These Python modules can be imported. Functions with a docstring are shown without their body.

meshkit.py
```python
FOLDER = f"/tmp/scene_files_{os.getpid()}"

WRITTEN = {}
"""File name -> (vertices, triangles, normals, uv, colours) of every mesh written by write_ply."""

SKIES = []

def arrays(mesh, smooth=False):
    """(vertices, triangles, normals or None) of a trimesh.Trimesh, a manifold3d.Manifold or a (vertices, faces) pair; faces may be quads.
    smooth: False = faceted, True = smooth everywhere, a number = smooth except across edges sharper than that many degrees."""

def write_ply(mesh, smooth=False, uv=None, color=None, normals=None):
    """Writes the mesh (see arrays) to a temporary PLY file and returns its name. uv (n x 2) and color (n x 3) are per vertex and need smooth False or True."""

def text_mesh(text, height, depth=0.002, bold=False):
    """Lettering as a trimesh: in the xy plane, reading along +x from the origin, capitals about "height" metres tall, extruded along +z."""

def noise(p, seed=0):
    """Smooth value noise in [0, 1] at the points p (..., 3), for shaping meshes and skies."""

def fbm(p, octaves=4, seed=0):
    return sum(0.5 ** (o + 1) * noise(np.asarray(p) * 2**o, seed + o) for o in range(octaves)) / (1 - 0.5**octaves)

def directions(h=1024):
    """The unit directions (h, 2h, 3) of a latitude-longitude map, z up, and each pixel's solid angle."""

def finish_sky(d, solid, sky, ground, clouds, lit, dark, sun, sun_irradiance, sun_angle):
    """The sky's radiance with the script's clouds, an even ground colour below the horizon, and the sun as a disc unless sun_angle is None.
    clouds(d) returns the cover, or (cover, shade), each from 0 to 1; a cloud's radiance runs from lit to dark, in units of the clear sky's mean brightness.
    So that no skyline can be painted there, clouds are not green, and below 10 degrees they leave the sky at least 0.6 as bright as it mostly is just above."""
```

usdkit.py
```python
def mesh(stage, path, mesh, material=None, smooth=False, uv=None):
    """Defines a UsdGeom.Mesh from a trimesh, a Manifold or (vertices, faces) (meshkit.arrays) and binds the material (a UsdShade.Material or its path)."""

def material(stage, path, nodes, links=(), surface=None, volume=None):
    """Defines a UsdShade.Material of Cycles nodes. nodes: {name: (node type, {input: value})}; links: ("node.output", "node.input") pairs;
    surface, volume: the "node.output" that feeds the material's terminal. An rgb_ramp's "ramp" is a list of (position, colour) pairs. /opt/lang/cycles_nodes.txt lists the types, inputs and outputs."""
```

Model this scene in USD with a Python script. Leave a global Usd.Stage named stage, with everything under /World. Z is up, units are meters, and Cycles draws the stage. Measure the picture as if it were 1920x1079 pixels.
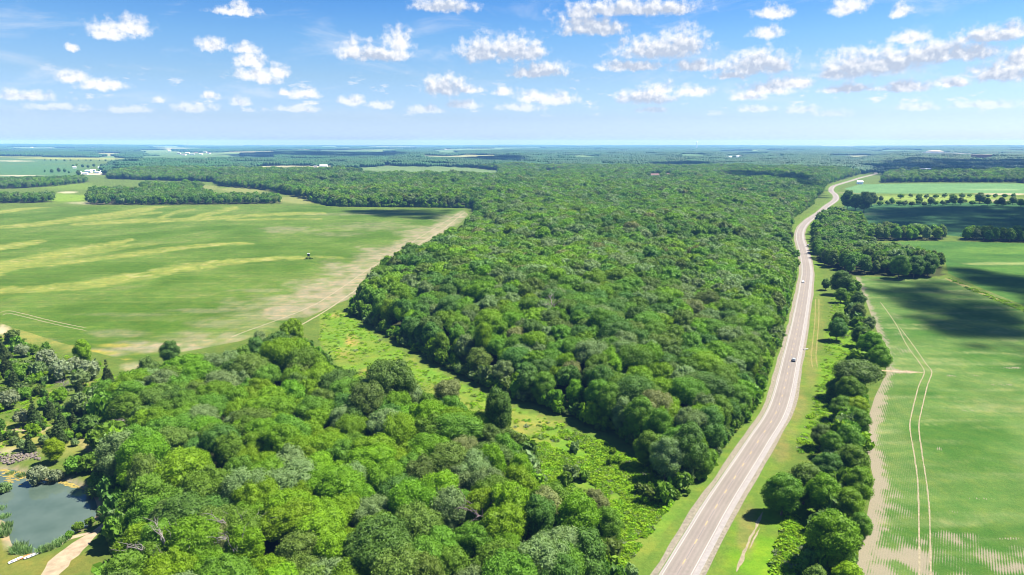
import math, random
import numpy as np
import trimesh, shapely
from shapely.geometry import Polygon, LineString, Point
from scipy.spatial import Delaunay
from pxr import Usd, UsdGeom, UsdLux, UsdShade, Gf, Sdf, Vt
import usdkit, meshkit

stage = Usd.Stage.CreateInMemory()
UsdGeom.SetStageUpAxis(stage, 'Z')
UsdGeom.SetStageMetersPerUnit(stage, 1.0)
World = UsdGeom.Xform.Define(stage, '/World')
stage.SetDefaultPrim(World.GetPrim())

# ------------------------------------------------------------------ camera
CAM_H, FPX, HORIZON = 120.0, 1280.0, 267.0
PITCH = math.atan((539.5 - HORIZON) / FPX)
cam = UsdGeom.Camera.Define(stage, '/World/camera')
cam.AddTranslateOp().Set((0, 0, CAM_H))
cam.AddRotateXOp().Set(90 - math.degrees(PITCH))
cam.CreateHorizontalApertureAttr(36.0)
cam.CreateVerticalApertureAttr(36.0 * 1079 / 1920)
cam.CreateFocalLengthAttr(36.0 * FPX / 1920)
cam.CreateClippingRangeAttr((1.0, 200000.0))
cam.CreateExposureAttr(1.63)

# ------------------------------------------------------------------ sun and sky
SUN_AZ, SUN_EL = math.radians(78), math.radians(57)      # azimuth measured from +y towards +x
SUN = np.array([math.sin(SUN_AZ) * math.cos(SUN_EL), math.cos(SUN_AZ) * math.cos(SUN_EL), math.sin(SUN_EL)])
sun = UsdLux.DistantLight.Define(stage, '/World/sun')
sun.CreateIntensityAttr(1.25)
sun.CreateAngleAttr(0.53)
sun.CreateColorAttr((1.0, 0.95, 0.86))
sun.CreateNormalizeAttr(True)
sun.AddRotateZOp().Set(-math.degrees(SUN_AZ))
sun.AddRotateXOp().Set(-(90 - math.degrees(SUN_EL)))

# clouds of the sky: pixel centre and half sizes, turned into azimuth / elevation
CLOUDS = [(205,55,34,15),(245,47,30,15),(134,86,9,7),(440,20,35,8),(450,12,15,9),(397,83,22,13),(458,90,22,9),(470,112,25,13),
 (480,138,34,12),(520,132,20,13),(500,148,20,10),(135,143,24,10),(195,157,32,9),(42,180,45,8),(297,187,10,6),
 (395,178,12,7),(452,190,18,8),(365,202,30,8),(570,174,24,10),(540,172,20,6),(660,188,24,9),(712,196,22,8),
 (665,90,28,20),(700,98,50,15),(745,75,25,23),(740,98,30,13),(830,8,52,13),(900,90,38,24),(960,88,50,25),(1000,92,24,19),
 (835,158,38,19),(880,166,26,8),(945,170,20,9),(870,195,30,8),(800,205,30,8),(1020,128,42,15),(990,135,30,10),
 (1100,45,56,19),(1130,50,40,15),(1180,12,110,15),(1260,12,36,13),(1090,20,26,15),(1235,88,75,21),(1280,75,42,27),
 (1180,122,56,10),(1305,122,45,11),(1430,110,46,20),(1410,118,58,19),(1460,120,25,15),(1370,140,30,8),(1450,22,28,11),
 (1440,60,26,10),(1590,10,28,15),(1688,20,15,11),(1600,118,52,24),(1570,135,36,12),(1660,110,62,24),(1740,95,52,20),
 (1800,95,55,15),(1860,62,52,13),(1905,55,40,13),(1705,70,30,10),(1890,130,50,17),(1910,110,30,17),(1210,178,52,15),
 (1240,165,25,11),(1300,170,35,10),(1440,165,46,12),(1480,155,40,12),(1400,180,30,8),(1700,160,40,10),(1785,152,24,8),
 (1590,165,40,8),(1040,185,40,12),(1000,180,30,12),(980,200,40,8),(1220,205,30,6),(1420,203,30,6),(1560,212,30,6),
 (1720,200,30,7),(1850,195,50,7),(1500,205,25,7),(100,200,40,6),(240,205,35,6),(560,203,35,6)]


def pixel_dir(px, py):
    xr, yr = (np.asarray(px, float) - 960) / FPX, (539.5 - np.asarray(py, float)) / FPX
    c, s = math.cos(PITCH), math.sin(PITCH)
    d = np.stack([xr, c + yr * s, -s + yr * c], -1)
    return d / np.linalg.norm(d, axis=-1, keepdims=True)


def sky_material(strength):
    N, L = {}, []
    N['a_tc'] = ('texture_coordinate', {})
    N['a_sky'] = ('sky_texture', {'sky_type': 'single_scattering', 'sun_disc': False, 'sun_elevation': SUN_EL, 'sun_rotation': SUN_AZ,
                                  'altitude': 300.0, 'air_density': 1.0, 'aerosol_density': 1.0, 'ozone_density': 2.2})
    N['a_xyz'] = ('separate_xyz', {})
    L.append(('a_tc.generated', 'a_xyz.vector'))
    N['b_az'] = ('math', {'math_type': 'arctan2'})
    L += [('a_xyz.x', 'b_az.value1'), ('a_xyz.y', 'b_az.value2')]
    N['b_fold'] = ('math', {'math_type': 'add', 'value2': math.pi / 4})
    N['b_pp'] = ('math', {'math_type': 'pingpong', 'value2': math.pi / 2})
    N['b_un'] = ('math', {'math_type': 'subtract', 'value2': math.pi / 4})
    N['b_el'] = ('math', {'math_type': 'arcsine'})
    L += [('b_az.value', 'b_fold.value1'), ('b_fold.value', 'b_pp.value1'), ('b_pp.value', 'b_un.value1'), ('a_xyz.z', 'b_el.value1')]
    N['b_vec'] = ('combine_xyz', {'z': 0.0})
    L += [('b_un.value', 'b_vec.x'), ('b_el.value', 'b_vec.y')]
    # ragged outlines: the coordinate itself is stirred
    N['c_n1'] = ('noise_texture', {'dimensions': '3D', 'scale': 55.0, 'detail': 5.0, 'roughness': 0.62})
    N['c_s'] = ('vector_math', {'vector_math_type': 'subtract', 'math_type': 'subtract', 'vector2': (0.5, 0.5, 0.5)})
    N['c_m'] = ('vector_math', {'math_type': 'multiply', 'vector2': (0.020, 0.010, 0.0)})
    N['c_v'] = ('vector_math', {'math_type': 'add'})
    L += [('b_vec.vector', 'c_n1.vector'), ('c_n1.color', 'c_s.vector1'), ('c_s.vector', 'c_m.vector1'), ('b_vec.vector', 'c_v.vector1'), ('c_m.vector', 'c_v.vector2')]
    prev = prev2 = None
    extra = [(-300, -150, 120, 40), (300, -260, 160, 50), (900, -420, 200, 60), (1500, -300, 160, 50), (2100, -120, 140, 45), (600, -700, 220, 80), (1300, -800, 240, 90)]
    for i, (cx, cy, rx, ry) in enumerate(CLOUDS + extra):
        d = pixel_dir(cx, cy)
        az, el = math.atan2(d[0], d[1]), math.asin(d[2])
        sx = 1 / (rx * 1.22 / FPX)
        sy = 1 / (ry * 1.50 / FPX)
        el -= 0.42 * ry / FPX
        for tag_, off in (('p', 0.0), ('q', 0.0)):
            if tag_ == 'q' and rx * ry < 600:
                continue
            k = f'd{i:03d}{tag_}'
            shift = 0.0 if tag_ == 'p' else -0.50 / sy
            kx, ky = (sx, sy) if tag_ == 'p' else (sx * 0.8, sy)
            N[k + 'a'] = ('vector_math', {'math_type': 'multiply_add', 'vector2': (kx, ky, 0.0), 'vector3': (-az * kx, -(el + shift) * ky, 0.0)})
            N[k + 'b'] = ('vector_math', {'math_type': 'length'})
            L.append(('c_v.vector', k + 'a.vector1'))
            if tag_ == 'p':          # flat base, domed top
                N[k + 'a1'] = ('vector_math', {'math_type': 'multiply', 'vector2': (-1.0, -2.1, 0.0)})
                N[k + 'a2'] = ('vector_math', {'math_type': 'maximum'})
                L += [(k + 'a.vector', k + 'a1.vector1'), (k + 'a.vector', k + 'a2.vector1'), (k + 'a1.vector', k + 'a2.vector2'), (k + 'a2.vector', k + 'b.vector1')]
            else:
                L.append((k + 'a.vector', k + 'b.vector1'))
            pv = prev if tag_ == 'p' else prev2
            if pv is None:
                out = k + 'b.value'
            else:
                N[k + 'c'] = ('math', {'math_type': 'minimum'})
                L += [(pv, k + 'c.value1'), (k + 'b.value', k + 'c.value2')]
                out = k + 'c.value'
            if tag_ == 'p':
                prev = out
            else:
                prev2 = out
    N['e_n2'] = ('noise_texture', {'scale': 75.0, 'detail': 7.0, 'roughness': 0.56})
    L.append(('b_vec.vector', 'e_n2.vector'))
    N['e_a'] = ('math', {'math_type': 'multiply_add', 'value2': 1.75, 'value3': 0.12})      # noise
    N['e_b'] = ('math', {'math_type': 'subtract'})
    L += [('e_n2.fac', 'e_a.value1'), ('e_a.value', 'e_b.value1'), (prev, 'e_b.value2')]
    N['e_cov'] = ('map_range', {'range_type': 'smoothstep', 'from_min': -0.14, 'from_max': 0.66, 'to_min': 0.0, 'to_max': 1.0, 'clamp': True})
    L.append(('e_b.value', 'e_cov.value'))
    # fainter in the haze near the horizon and none below it
    N['e_fade'] = ('map_range', {'range_type': 'smoothstep', 'from_min': 0.010, 'from_max': 0.068, 'to_min': 0.0, 'to_max': 0.96, 'clamp': True})
    L.append(('b_el.value', 'e_fade.value'))
    N['e_c2'] = ('math', {'math_type': 'multiply'})
    L += [('e_cov.result', 'e_c2.value1'), ('e_fade.result', 'e_c2.value2')]
    # relief: darker undersides
    N['f_up'] = ('vector_math', {'math_type': 'add', 'vector2': (0.0035, 0.0045, 0.0)})
    N['f_n3'] = ('noise_texture', {'scale': 75.0, 'detail': 4.0, 'roughness': 0.55})
    L += [('b_vec.vector', 'f_up.vector1'), ('f_up.vector', 'f_n3.vector')]
    N['f_d'] = ('math', {'math_type': 'subtract'})
    L += [('e_n2.fac', 'f_d.value1'), ('f_n3.fac', 'f_d.value2')]
    N['f_r'] = ('math', {'math_type': 'multiply_add', 'value2': 3.2, 'value3': 0.0})
    L.append(('f_d.value', 'f_r.value1'))
    N['g_s'] = ('map_range', {'range_type': 'smoothstep', 'from_min': 1.25, 'from_max': 0.30, 'to_min': 0.0, 'to_max': 1.0, 'clamp': True})
    L.append((prev2, 'g_s.value'))
    N['g_t'] = ('math', {'math_type': 'subtract', 'use_clamp': True})
    L += [('g_s.result', 'g_t.value1'), ('f_r.value', 'g_t.value2')]
    N['h_col'] = ('mix_color', {'a': CLOUD_LIT, 'b': CLOUD_DARK})
    L.append(('g_t.value', 'h_col.fac'))
    # pale veil low over the land
    N['h_veil'] = ('map_range', {'range_type': 'linear', 'from_min': 0.0, 'from_max': 0.2618, 'to_min': 0.0, 'to_max': 1.0, 'clamp': True})
    L.append(('b_el.value', 'h_veil.value'))
    N['h_tint'] = ('rgb_ramp', {'ramp': SKY_TINT})
    L.append(('h_veil.result', 'h_tint.fac'))
    N['h_sky'] = ('mix_color', {'blend_type': 'multiply', 'fac': 1.0, 'use_clamp_result': False})
    L += [('a_sky.color', 'h_sky.a'), ('h_tint.color', 'h_sky.b')]
    # thin veils between the clouds
    N['v_m'] = ('vector_math', {'math_type': 'multiply', 'vector2': (7.0, 26.0, 1.0)})
    N['v_n'] = ('noise_texture', {'scale': 1.0, 'detail': 6.0, 'roughness': 0.6, 'distortion': 0.6})
    N['v_r'] = ('map_range', {'range_type': 'smoothstep', 'from_min': 0.50, 'from_max': 0.78, 'to_min': 0.0, 'to_max': 0.42, 'clamp': True})
    N['v_f'] = ('math', {'math_type': 'multiply'})
    N['v_x'] = ('mix_color', {'b': (5.6, 5.8, 6.2)})
    L += [('b_vec.vector', 'v_m.vector1'), ('v_m.vector', 'v_n.vector'), ('v_n.fac', 'v_r.value'), ('v_r.result', 'v_f.value1'), ('e_fade.result', 'v_f.value2'), ('v_f.value', 'v_x.fac'), ('h_sky.result', 'v_x.a')]
    # banks of small far clouds low over the land
    N['w_m'] = ('vector_math', {'math_type': 'multiply', 'vector2': (30.0, 85.0, 1.0)})
    N['w_n'] = ('noise_texture', {'scale': 1.0, 'detail': 7.0, 'roughness': 0.6})
    N['w_lo'] = ('map_range', {'range_type': 'smoothstep', 'from_min': 0.026, 'from_max': 0.052, 'to_min': 0.0, 'to_max': 1.0, 'clamp': True})
    N['w_hi'] = ('map_range', {'range_type': 'smoothstep', 'from_min': 0.105, 'from_max': 0.060, 'to_min': 0.0, 'to_max': 1.0, 'clamp': True})
    N['w_r'] = ('map_range', {'range_type': 'smoothstep', 'from_min': 0.57, 'from_max': 0.70, 'to_min': 0.0, 'to_max': 0.8, 'clamp': True})
    N['w_a'] = ('math', {'math_type': 'multiply'})
    N['w_b'] = ('math', {'math_type': 'multiply'})
    N['w_x'] = ('mix_color', {'b': (5.9, 6.0, 6.3)})
    L += [('b_vec.vector', 'w_m.vector1'), ('w_m.vector', 'w_n.vector'), ('b_el.value', 'w_lo.value'), ('b_el.value', 'w_hi.value'), ('w_n.fac', 'w_r.value'), ('w_r.result', 'w_a.value1'), ('w_lo.result', 'w_a.value2'),
          ('w_a.value', 'w_b.value1'), ('w_hi.result', 'w_b.value2'), ('w_b.value', 'w_x.fac'), ('v_x.result', 'w_x.a')]
    N['z_mix'] = ('mix_color', {})
    L += [('e_c2.value', 'z_mix.fac'), ('w_x.result', 'z_mix.a'), ('h_col.result', 'z_mix.b')]
    N['zz_bg'] = ('background_shader', {'strength': strength})
    L.append(('z_mix.result', 'zz_bg.color'))
    for k, (kind, inp) in N.items():
        inp.pop('vector_math_type', None)
    return usdkit.material(stage, '/World/Looks/sky', N, L, surface='zz_bg.background')


CLOUD_LIT, CLOUD_DARK = (6.2, 6.25, 6.4), (3.3, 3.8, 4.7)
SKY_TINT = [(0.0, (0.90, 1.14, 1.80)), (0.033, (0.854, 1.094, 1.73)), (0.127, (0.70, 0.86, 1.28)), (0.333, (0.61, 0.765, 0.98)), (0.533, (0.47, 0.72, 0.965)), (0.707, (0.31, 0.61, 0.95)), (1.0, (0.25, 0.56, 0.95))]
UsdGeom.Scope.Define(stage, '/World/Looks')
dome = UsdLux.DomeLight.Define(stage, '/World/sky')
UsdShade.MaterialBindingAPI.Apply(dome.GetPrim()).Bind(sky_material(0.0545))

# ------------------------------------------------------------------ helpers
RNG = np.random.default_rng(7)
used = {}
ORD = ['first', 'second', 'third', 'fourth', 'fifth', 'sixth', 'seventh', 'eighth', 'ninth', 'tenth', 'eleventh', 'twelfth', 'thirteenth', 'fourteenth', 'fifteenth', 'sixteenth', 'seventeenth', 'eighteenth', 'nineteenth', 'twentieth',
       'twenty-first', 'twenty-second', 'twenty-third', 'twenty-fourth', 'twenty-fifth', 'twenty-sixth']


def numbered(name, parent='/World'):
    k = (parent, name)
    n = used.get(k, 0)
    used[k] = n + 1
    return f'{parent}/{name}' if n == 0 else f'{parent}/{name}_{n:03d}'


def tag(prim, label=None, category=None, group=None, kind=None):
    p = prim.GetPrim() if hasattr(prim, 'GetPrim') else prim
    for k, v in (('label', label), ('category', category), ('group', group), ('kind', kind)):
        if v:
            p.SetCustomDataByKey(k, v)
    return p


def mesh(name, m, mat, parent='/World', smooth=False, prim=None):
    path = numbered(name, str(parent.GetPath()) if hasattr(parent, 'GetPath') else parent)
    g = usdkit.mesh(stage, path, m, MAT[mat] if isinstance(mat, str) else mat, smooth)
    if prim:
        api = UsdGeom.PrimvarsAPI(g)
        for k, v in prim.items():
            v = np.asarray(v, np.float32)
            if v.ndim == 2:
                api.CreatePrimvar(k, Sdf.ValueTypeNames.Color3fArray, 'vertex').Set(Vt.Vec3fArray.FromNumpy(v))
            else:
                api.CreatePrimvar(k, Sdf.ValueTypeNames.FloatArray, 'vertex').Set(Vt.FloatArray.FromNumpy(v))
    return g


def thing(name, loc, rz=0.0, scale=None, parent='/World'):
    x = UsdGeom.Xform.Define(stage, numbered(name, parent))
    x.AddTranslateOp().Set(tuple(float(v) for v in loc))
    if rz:
        x.AddRotateZOp().Set(float(rz))
    if scale is not None:
        x.AddScaleOp().Set(tuple(float(v) for v in scale))
    return x


def ground_at(px, py, z=0.0):
    """The point of the level land seen at a pixel of the 1920 x 1079 photograph."""
    d = pixel_dir(px, py)
    t = (z - CAM_H) / d[..., 2]
    return np.stack([d[..., 0] * t, d[..., 1] * t], -1)


def pixel_of(x, y, z=0.0):
    x, y = np.asarray(x, float), np.asarray(y, float)
    c, s = math.cos(PITCH), math.sin(PITCH)
    dz = z - CAM_H
    f = y * c - dz * s
    u = y * s + dz * c
    f = np.where(f > 1.0, f, np.nan)
    return np.stack([960 + FPX * x / f, 539.5 - FPX * u / f], -1)


def fbm2(x, y, scale, octaves=4, seed=0):
    p = np.stack([np.asarray(x, float) / scale, np.asarray(y, float) / scale, np.full(np.shape(x), 0.37 + seed)], -1)
    return meshkit.fbm(p.reshape(-1, 3), octaves, seed).reshape(np.shape(x))


def sstep(a, b, x):
    t = np.clip((np.asarray(x, float) - a) / (b - a), 0, 1)
    return t * t * (3 - 2 * t)


def world_poly(pix, step=25):
    ls = LineString(list(pix) + [pix[0]]).segmentize(step)
    p = np.array(ls.coords)[:-1]
    g = ground_at(p[:, 0], p[:, 1])
    return Polygon(g).buffer(0)


def spline(pts, n=14):
    p = np.array([pts[0]] + list(pts) + [pts[-1]], float)
    out = []
    for i in range(1, len(p) - 2):
        t = np.linspace(0, 1, n, endpoint=False)[:, None]
        a, b, c, d = p[i - 1], p[i], p[i + 1], p[i + 2]
        out.append(0.5 * (2 * b + (c - a) * t + (2 * a - 5 * b + 4 * c - d) * t ** 2 + (3 * b - a - 3 * c + d) * t ** 3))
    return np.vstack(out + [p[-2:-1]])


def inside(poly, x, y):
    return shapely.contains_xy(poly, np.asarray(x, float), np.asarray(y, float))


def dist(geom, x, y):
    return shapely.distance(geom, shapely.points(np.asarray(x, float), np.asarray(y, float)))


# ------------------------------------------------------------------ materials
MAT = {}


def simple(name, col, rough=0.7, spec=0.3, vary=0.12, scale=0.6, metal=0.0, bump=0.0):
    lo, hi = [c * (1 - vary) for c in col], [c * (1 + vary) for c in col]
    N = {'g': ('geometry', {}), 'n': ('noise_texture', {'scale': scale, 'detail': 4.0}), 'r': ('rgb_ramp', {'ramp': [(0.3, lo), (0.7, hi)]}),
         'p': ('principled_bsdf', {'roughness': rough, 'specular_ior_level': spec, 'metallic': metal})}
    L = [('g.position', 'n.vector'), ('n.fac', 'r.fac'), ('r.color', 'p.base_color')]
    if bump:
        N['b'] = ('bump', {'strength': 0.6, 'distance': bump})
        L += [('n.fac', 'b.height'), ('b.normal', 'p.normal')]
    MAT[name] = usdkit.material(stage, f'/World/Looks/{name}', N, L, surface='p.BSDF')


def leaf(name, col, col2=None, trans=0.30, spread=0.26):
    """Foliage: every leaf clump has its own tone, every tree a slight one of its own."""
    col2 = col2 or (col[0] * 1.55, col[1] * 1.42, col[2] * 1.1)
    N = {'g': ('geometry', {}), 'o': ('object_info', {}),
         'm': ('mix_color', {'a': tuple(c * 0.92 for c in col), 'b': col2}), 'ln': ('noise_texture', {'scale': 0.32, 'detail': 2.0}), 'lm': ('math', {'math_type': 'multiply_add', 'value2': 0.9, 'value3': -0.45}), 'la': ('math', {'math_type': 'add', 'use_clamp': True}),
         'v': ('math', {'math_type': 'multiply_add', 'value2': spread, 'value3': 1 - spread / 2}),
         'hu': ('math', {'math_type': 'multiply_add', 'value2': 0.022, 'value3': 0.494}),
         'h': ('hsv', {'saturation': 1.08}),
         'p': ('principled_bsdf', {'roughness': 0.55, 'specular_ior_level': 0.14}),
         't': ('translucent_bsdf', {}), 'x': ('mix_closure', {'fac': trans}),
         'tm': ('mix_color', {'blend_type': 'multiply', 'fac': 1.0, 'b': (1.5, 1.6, 0.7), 'use_clamp_result': False})}
    L = [('g.position', 'ln.vector'), ('ln.fac', 'lm.value1'), ('lm.value', 'la.value1'), ('g.random_per_island', 'la.value2'), ('la.value', 'm.fac'), ('o.random', 'v.value1'), ('o.random', 'hu.value1'), ('hu.value', 'h.hue'), ('v.value', 'h.value'), ('m.result', 'h.color'),
         ('h.color', 'p.base_color'), ('h.color', 'tm.a'), ('tm.result', 't.color'), ('p.BSDF', 'x.closure1'), ('t.BSDF', 'x.closure2')]
    MAT[name] = usdkit.material(stage, f'/World/Looks/{name}', N, L, surface='x.closure')


LEAVES = {'mid_green': (0.113, 0.199, 0.029), 'dark_green': (0.086, 0.159, 0.034), 'yellow_green': (0.152, 0.246, 0.024), 'olive': (0.118, 0.174, 0.036),
          'grey_green': (0.150, 0.212, 0.080), 'bright_green': (0.128, 0.225, 0.024), 'tan': (0.161, 0.178, 0.066), 'deep_olive': (0.096, 0.140, 0.034),
          'silver': (0.193, 0.228, 0.129), 'cedar': (0.054, 0.081, 0.022), 'reed': (0.171, 0.254, 0.100), 'golden': (0.182, 0.260, 0.022), 'weed': (0.209, 0.329, 0.029)}
for k_, c_ in LEAVES.items():
    leaf(k_, c_)
leaf('far_canopy', (0.030, 0.072, 0.020), (0.110, 0.165, 0.036), trans=0.0, spread=0.4)
simple('bark', (0.12, 0.095, 0.07), 0.9, 0.1, 0.3, 3.0)
simple('grey_bark', (0.19, 0.165, 0.15), 0.9, 0.1, 0.25, 3.0)
simple('asphalt_far', (0.3, 0.28, 0.27))

# ------------------------------------------------------------------ the lie of the land (outlines as seen in the photograph, turned into ground points)
FOREST_PIX = [(663,590),(700,615),(760,652),(850,702),(950,748),(1050,778),(1130,812),(1200,852),(1280,930),(1322,905),(1378,850),(1422,762),
              (1455,690),(1474,620),(1487,560),(1492,520),(1487,480),(1480,440),(1484,413),(1508,396),(1533,378),(1546,364),(1549,353),
              (1556,346),(1588,336),(1610,329.5),(1630,320),(1650,319),(1662,328),(1648,338),(1652,343.5),(1740,342.5),(1907,343),(1990,350),(2600,352),(2600,269),(-700,269),(-700,297),(50,297),(200,298),(265,301.5),(225,308),(205,318),
              (197,336),(400,342),(407,349),(500,358),(560,372),(613,386),(640,388),(760,389),(886,391),(893,412),(855,447),(795,478),(755,500),(705,525),(663,575)]
WOOD_PIX = [(228,738),(300,722),(450,698),(500,668),(570,660),(625,722),(690,758),(765,772),(866,800),(945,832),(1000,900),(1045,972),(1112,1040),
            (1165,1085),(1180,1130),(1120,1260),(215,1260),(212,1110),(238,1045),(236,965),(190,915),(222,868),(200,810),(175,772)]
LEFT_FIELD = [(-330,560),(0,606),(110,642),(235,676),(305,668),(450,640),(560,604),(628,572),(668,556),(720,512),(790,470),(850,432),(878,403),(868,392),(640,391),
              (600,386),(540,386),(120,388),(0,391),(-330,396)]
FAR_OPEN = [[(457,318),(470,314),(633,314.5),(640,317),(640,332),(520,332),(455,330)], [(640,322),(690,317.5),(740,315),(880,316.5),(892,320),(935,322.5),(935,338),(880,341),(780,341),(720,337),(640,333)],
            [(1700,327.5),(1740,326),(1835,326.5),(1835,328.6),(1760,329)], [(640,283),(760,279.5),(800,280.5),(700,284.5)], [(330,291.5),(400,287.5),(398,291),(345,293.5)],
            [(1720,290),(1805,288.5),(1800,290.6),(1730,292)], [(1855,293.5),(1885,290.5),(1888,292.4),(1876,298),(1868,298)], [(1830,303),(1870,298.5),(1872,303.5),(1835,307)],
            [(1008,326.5),(1052,325),(1052,328.4),(1012,329.4)], [(1215,335.6),(1260,334.6),(1262,337),(1216,338.2)], [(80,283),(160,281.5),(170,283),(90,284.6)],
            [(1350,299),(1395,298),(1395,300.4),(1352,301)]]
TREE_ROWS = [[(-400,357),(30,354),(100,350),(160,343),(166,338),(120,340),(60,342),(-400,344)], [(-400,382),(60,381),(103,379),(101,373),(-400,374)],
             [(165,384),(300,384.5),(420,383.5),(527,382),(524,376),(400,375),(376,360),(380,351),(262,352),(270,362),(165,364)],
             [(1526,440),(1521,470),(1533,490),(1558,503),(1592,517),(1735,520),(1772,517),(1762,496),(1690,484),(1640,474),(1602,460),(1612,452),(1765,451),(1772,445),(1622,440),(1612,418),(1562,402),(1540,412)],
             [(1803,452),(1833,452),(1833,446),(1803,446)], [(1842,453),(2400,465),(2400,452),(1842,447)]]
ROAD_PIX = [(1415,1500),(1268,1079),(1348,942),(1419,832),(1461,760),(1484,666),(1498,601),(1509,537),(1512,504),(1506,472),(1499,445),(1503,427),(1516,413),
            (1535,400),(1550,387),(1566,375),(1566,366),(1558,358),(1562,350),(1576,345),(1593,340),(1612,334),(1632,329),(1643,325.5),(1634,322)]


HOUSES = [(607,317,34),(592,318,14),(1013,328,20),(1031,326.5,26),(1228,336.5,30),(1251,335,16),(1366,300,40),(1385,299.5,34),(470,317.5,18),(232,284,34),(240,286,34),(196,288,34),(204,287,34),
          (336,291,34),(345,293,34),(352,290.5,34),(361,292,34),(368,289.5,34),(377,291.5,34),(385,288.5,34),(392,290.5,34),(399,288,34),(318,287,34),(60,281,34),(95,282.5,34),(870,279,34),(850,281,34),(835,283,34),
          (1664,288,28),(1690,287.5,28),(1610,280,28),(1712,302.5,28),(1745,303,28),(1702,324,20),(1726,325.5,20),(1740,326,20),(1770,325.5,20),(1800,325,20),(1916,318,20),(1838,306,100),(1752,291,130),(1768,292.5,420)]
for px_, py_, w_ in HOUSES:
    rr_ = CAM_H / math.tan(math.atan((py_ - HORIZON) / FPX))
    hw_, hp_ = w_ * 0.5 * FPX / rr_ + 2.2, 17.5 * FPX / rr_ + 1.2
    FAR_OPEN.append([(px_ - hw_, py_ - 0.8), (px_ + hw_, py_ - 0.8), (px_ + hw_ * 1.15, py_ + hp_), (px_ - hw_ * 1.15, py_ + hp_)])
N_GIVEN = len(FAR_OPEN)
_r = random.Random(17)
for _ in range(64):                                # narrow fields lying between the far woods
    px_, py_ = _r.uniform(-100, 2020) if _r.random() < .55 else _r.uniform(180, 760), 271.5 + 28 * _r.random() ** 1.2
    w_, h_ = _r.uniform(18, 75), 0.35 + 0.045 * (py_ - 268) * _r.uniform(.7, 1.6)
    if 1100 < px_ < 1640 and _r.random() < .5:
        continue
    h2_ = h_ + 15.0 * FPX / (CAM_H * FPX / (py_ - HORIZON))
    FAR_OPEN.append([(px_ - w_, py_), (px_ - w_ * .5, py_ - h_), (px_ + w_ * .8, py_ - h_ * .8), (px_ + w_, py_ + h_ * .2), (px_ + w_ * .9, py_ + h2_ * .8), (px_ + w_ * .3, py_ + h2_), (px_ - w_ * .7, py_ + h2_ * .95)])


def road_line():
    g = ground_at(*np.array(ROAD_PIX[1:], float).T)
    first = g[0] - (g[1] - g[0]) / np.linalg.norm(g[1] - g[0]) * 260
    return spline(np.vstack([first, g]), 16)


ROAD = road_line()
ROAD_LS = LineString(ROAD)
FOREST, WOOD, FIELD_L = world_poly(FOREST_PIX), world_poly(WOOD_PIX), world_poly(LEFT_FIELD)
OPEN_W = [world_poly(p, 6) for p in FAR_OPEN]
ROWS_W = [world_poly(p, 10) for p in TREE_ROWS]
POND_PIX = [(-60,900),(0,876),(40,880),(80,893),(125,897),(150,908),(175,925),(184,945),(182,962),(168,980),(150,990),(130,1000),(105,1018),(75,1030),(50,1034),(25,1026),(14,1005),(6,975),(-60,950)]
POND = Polygon(spline([tuple(p) for p in world_poly(POND_PIX, 500).exterior.coords], 5)).buffer(0)
WATER_Z = -0.9


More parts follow.
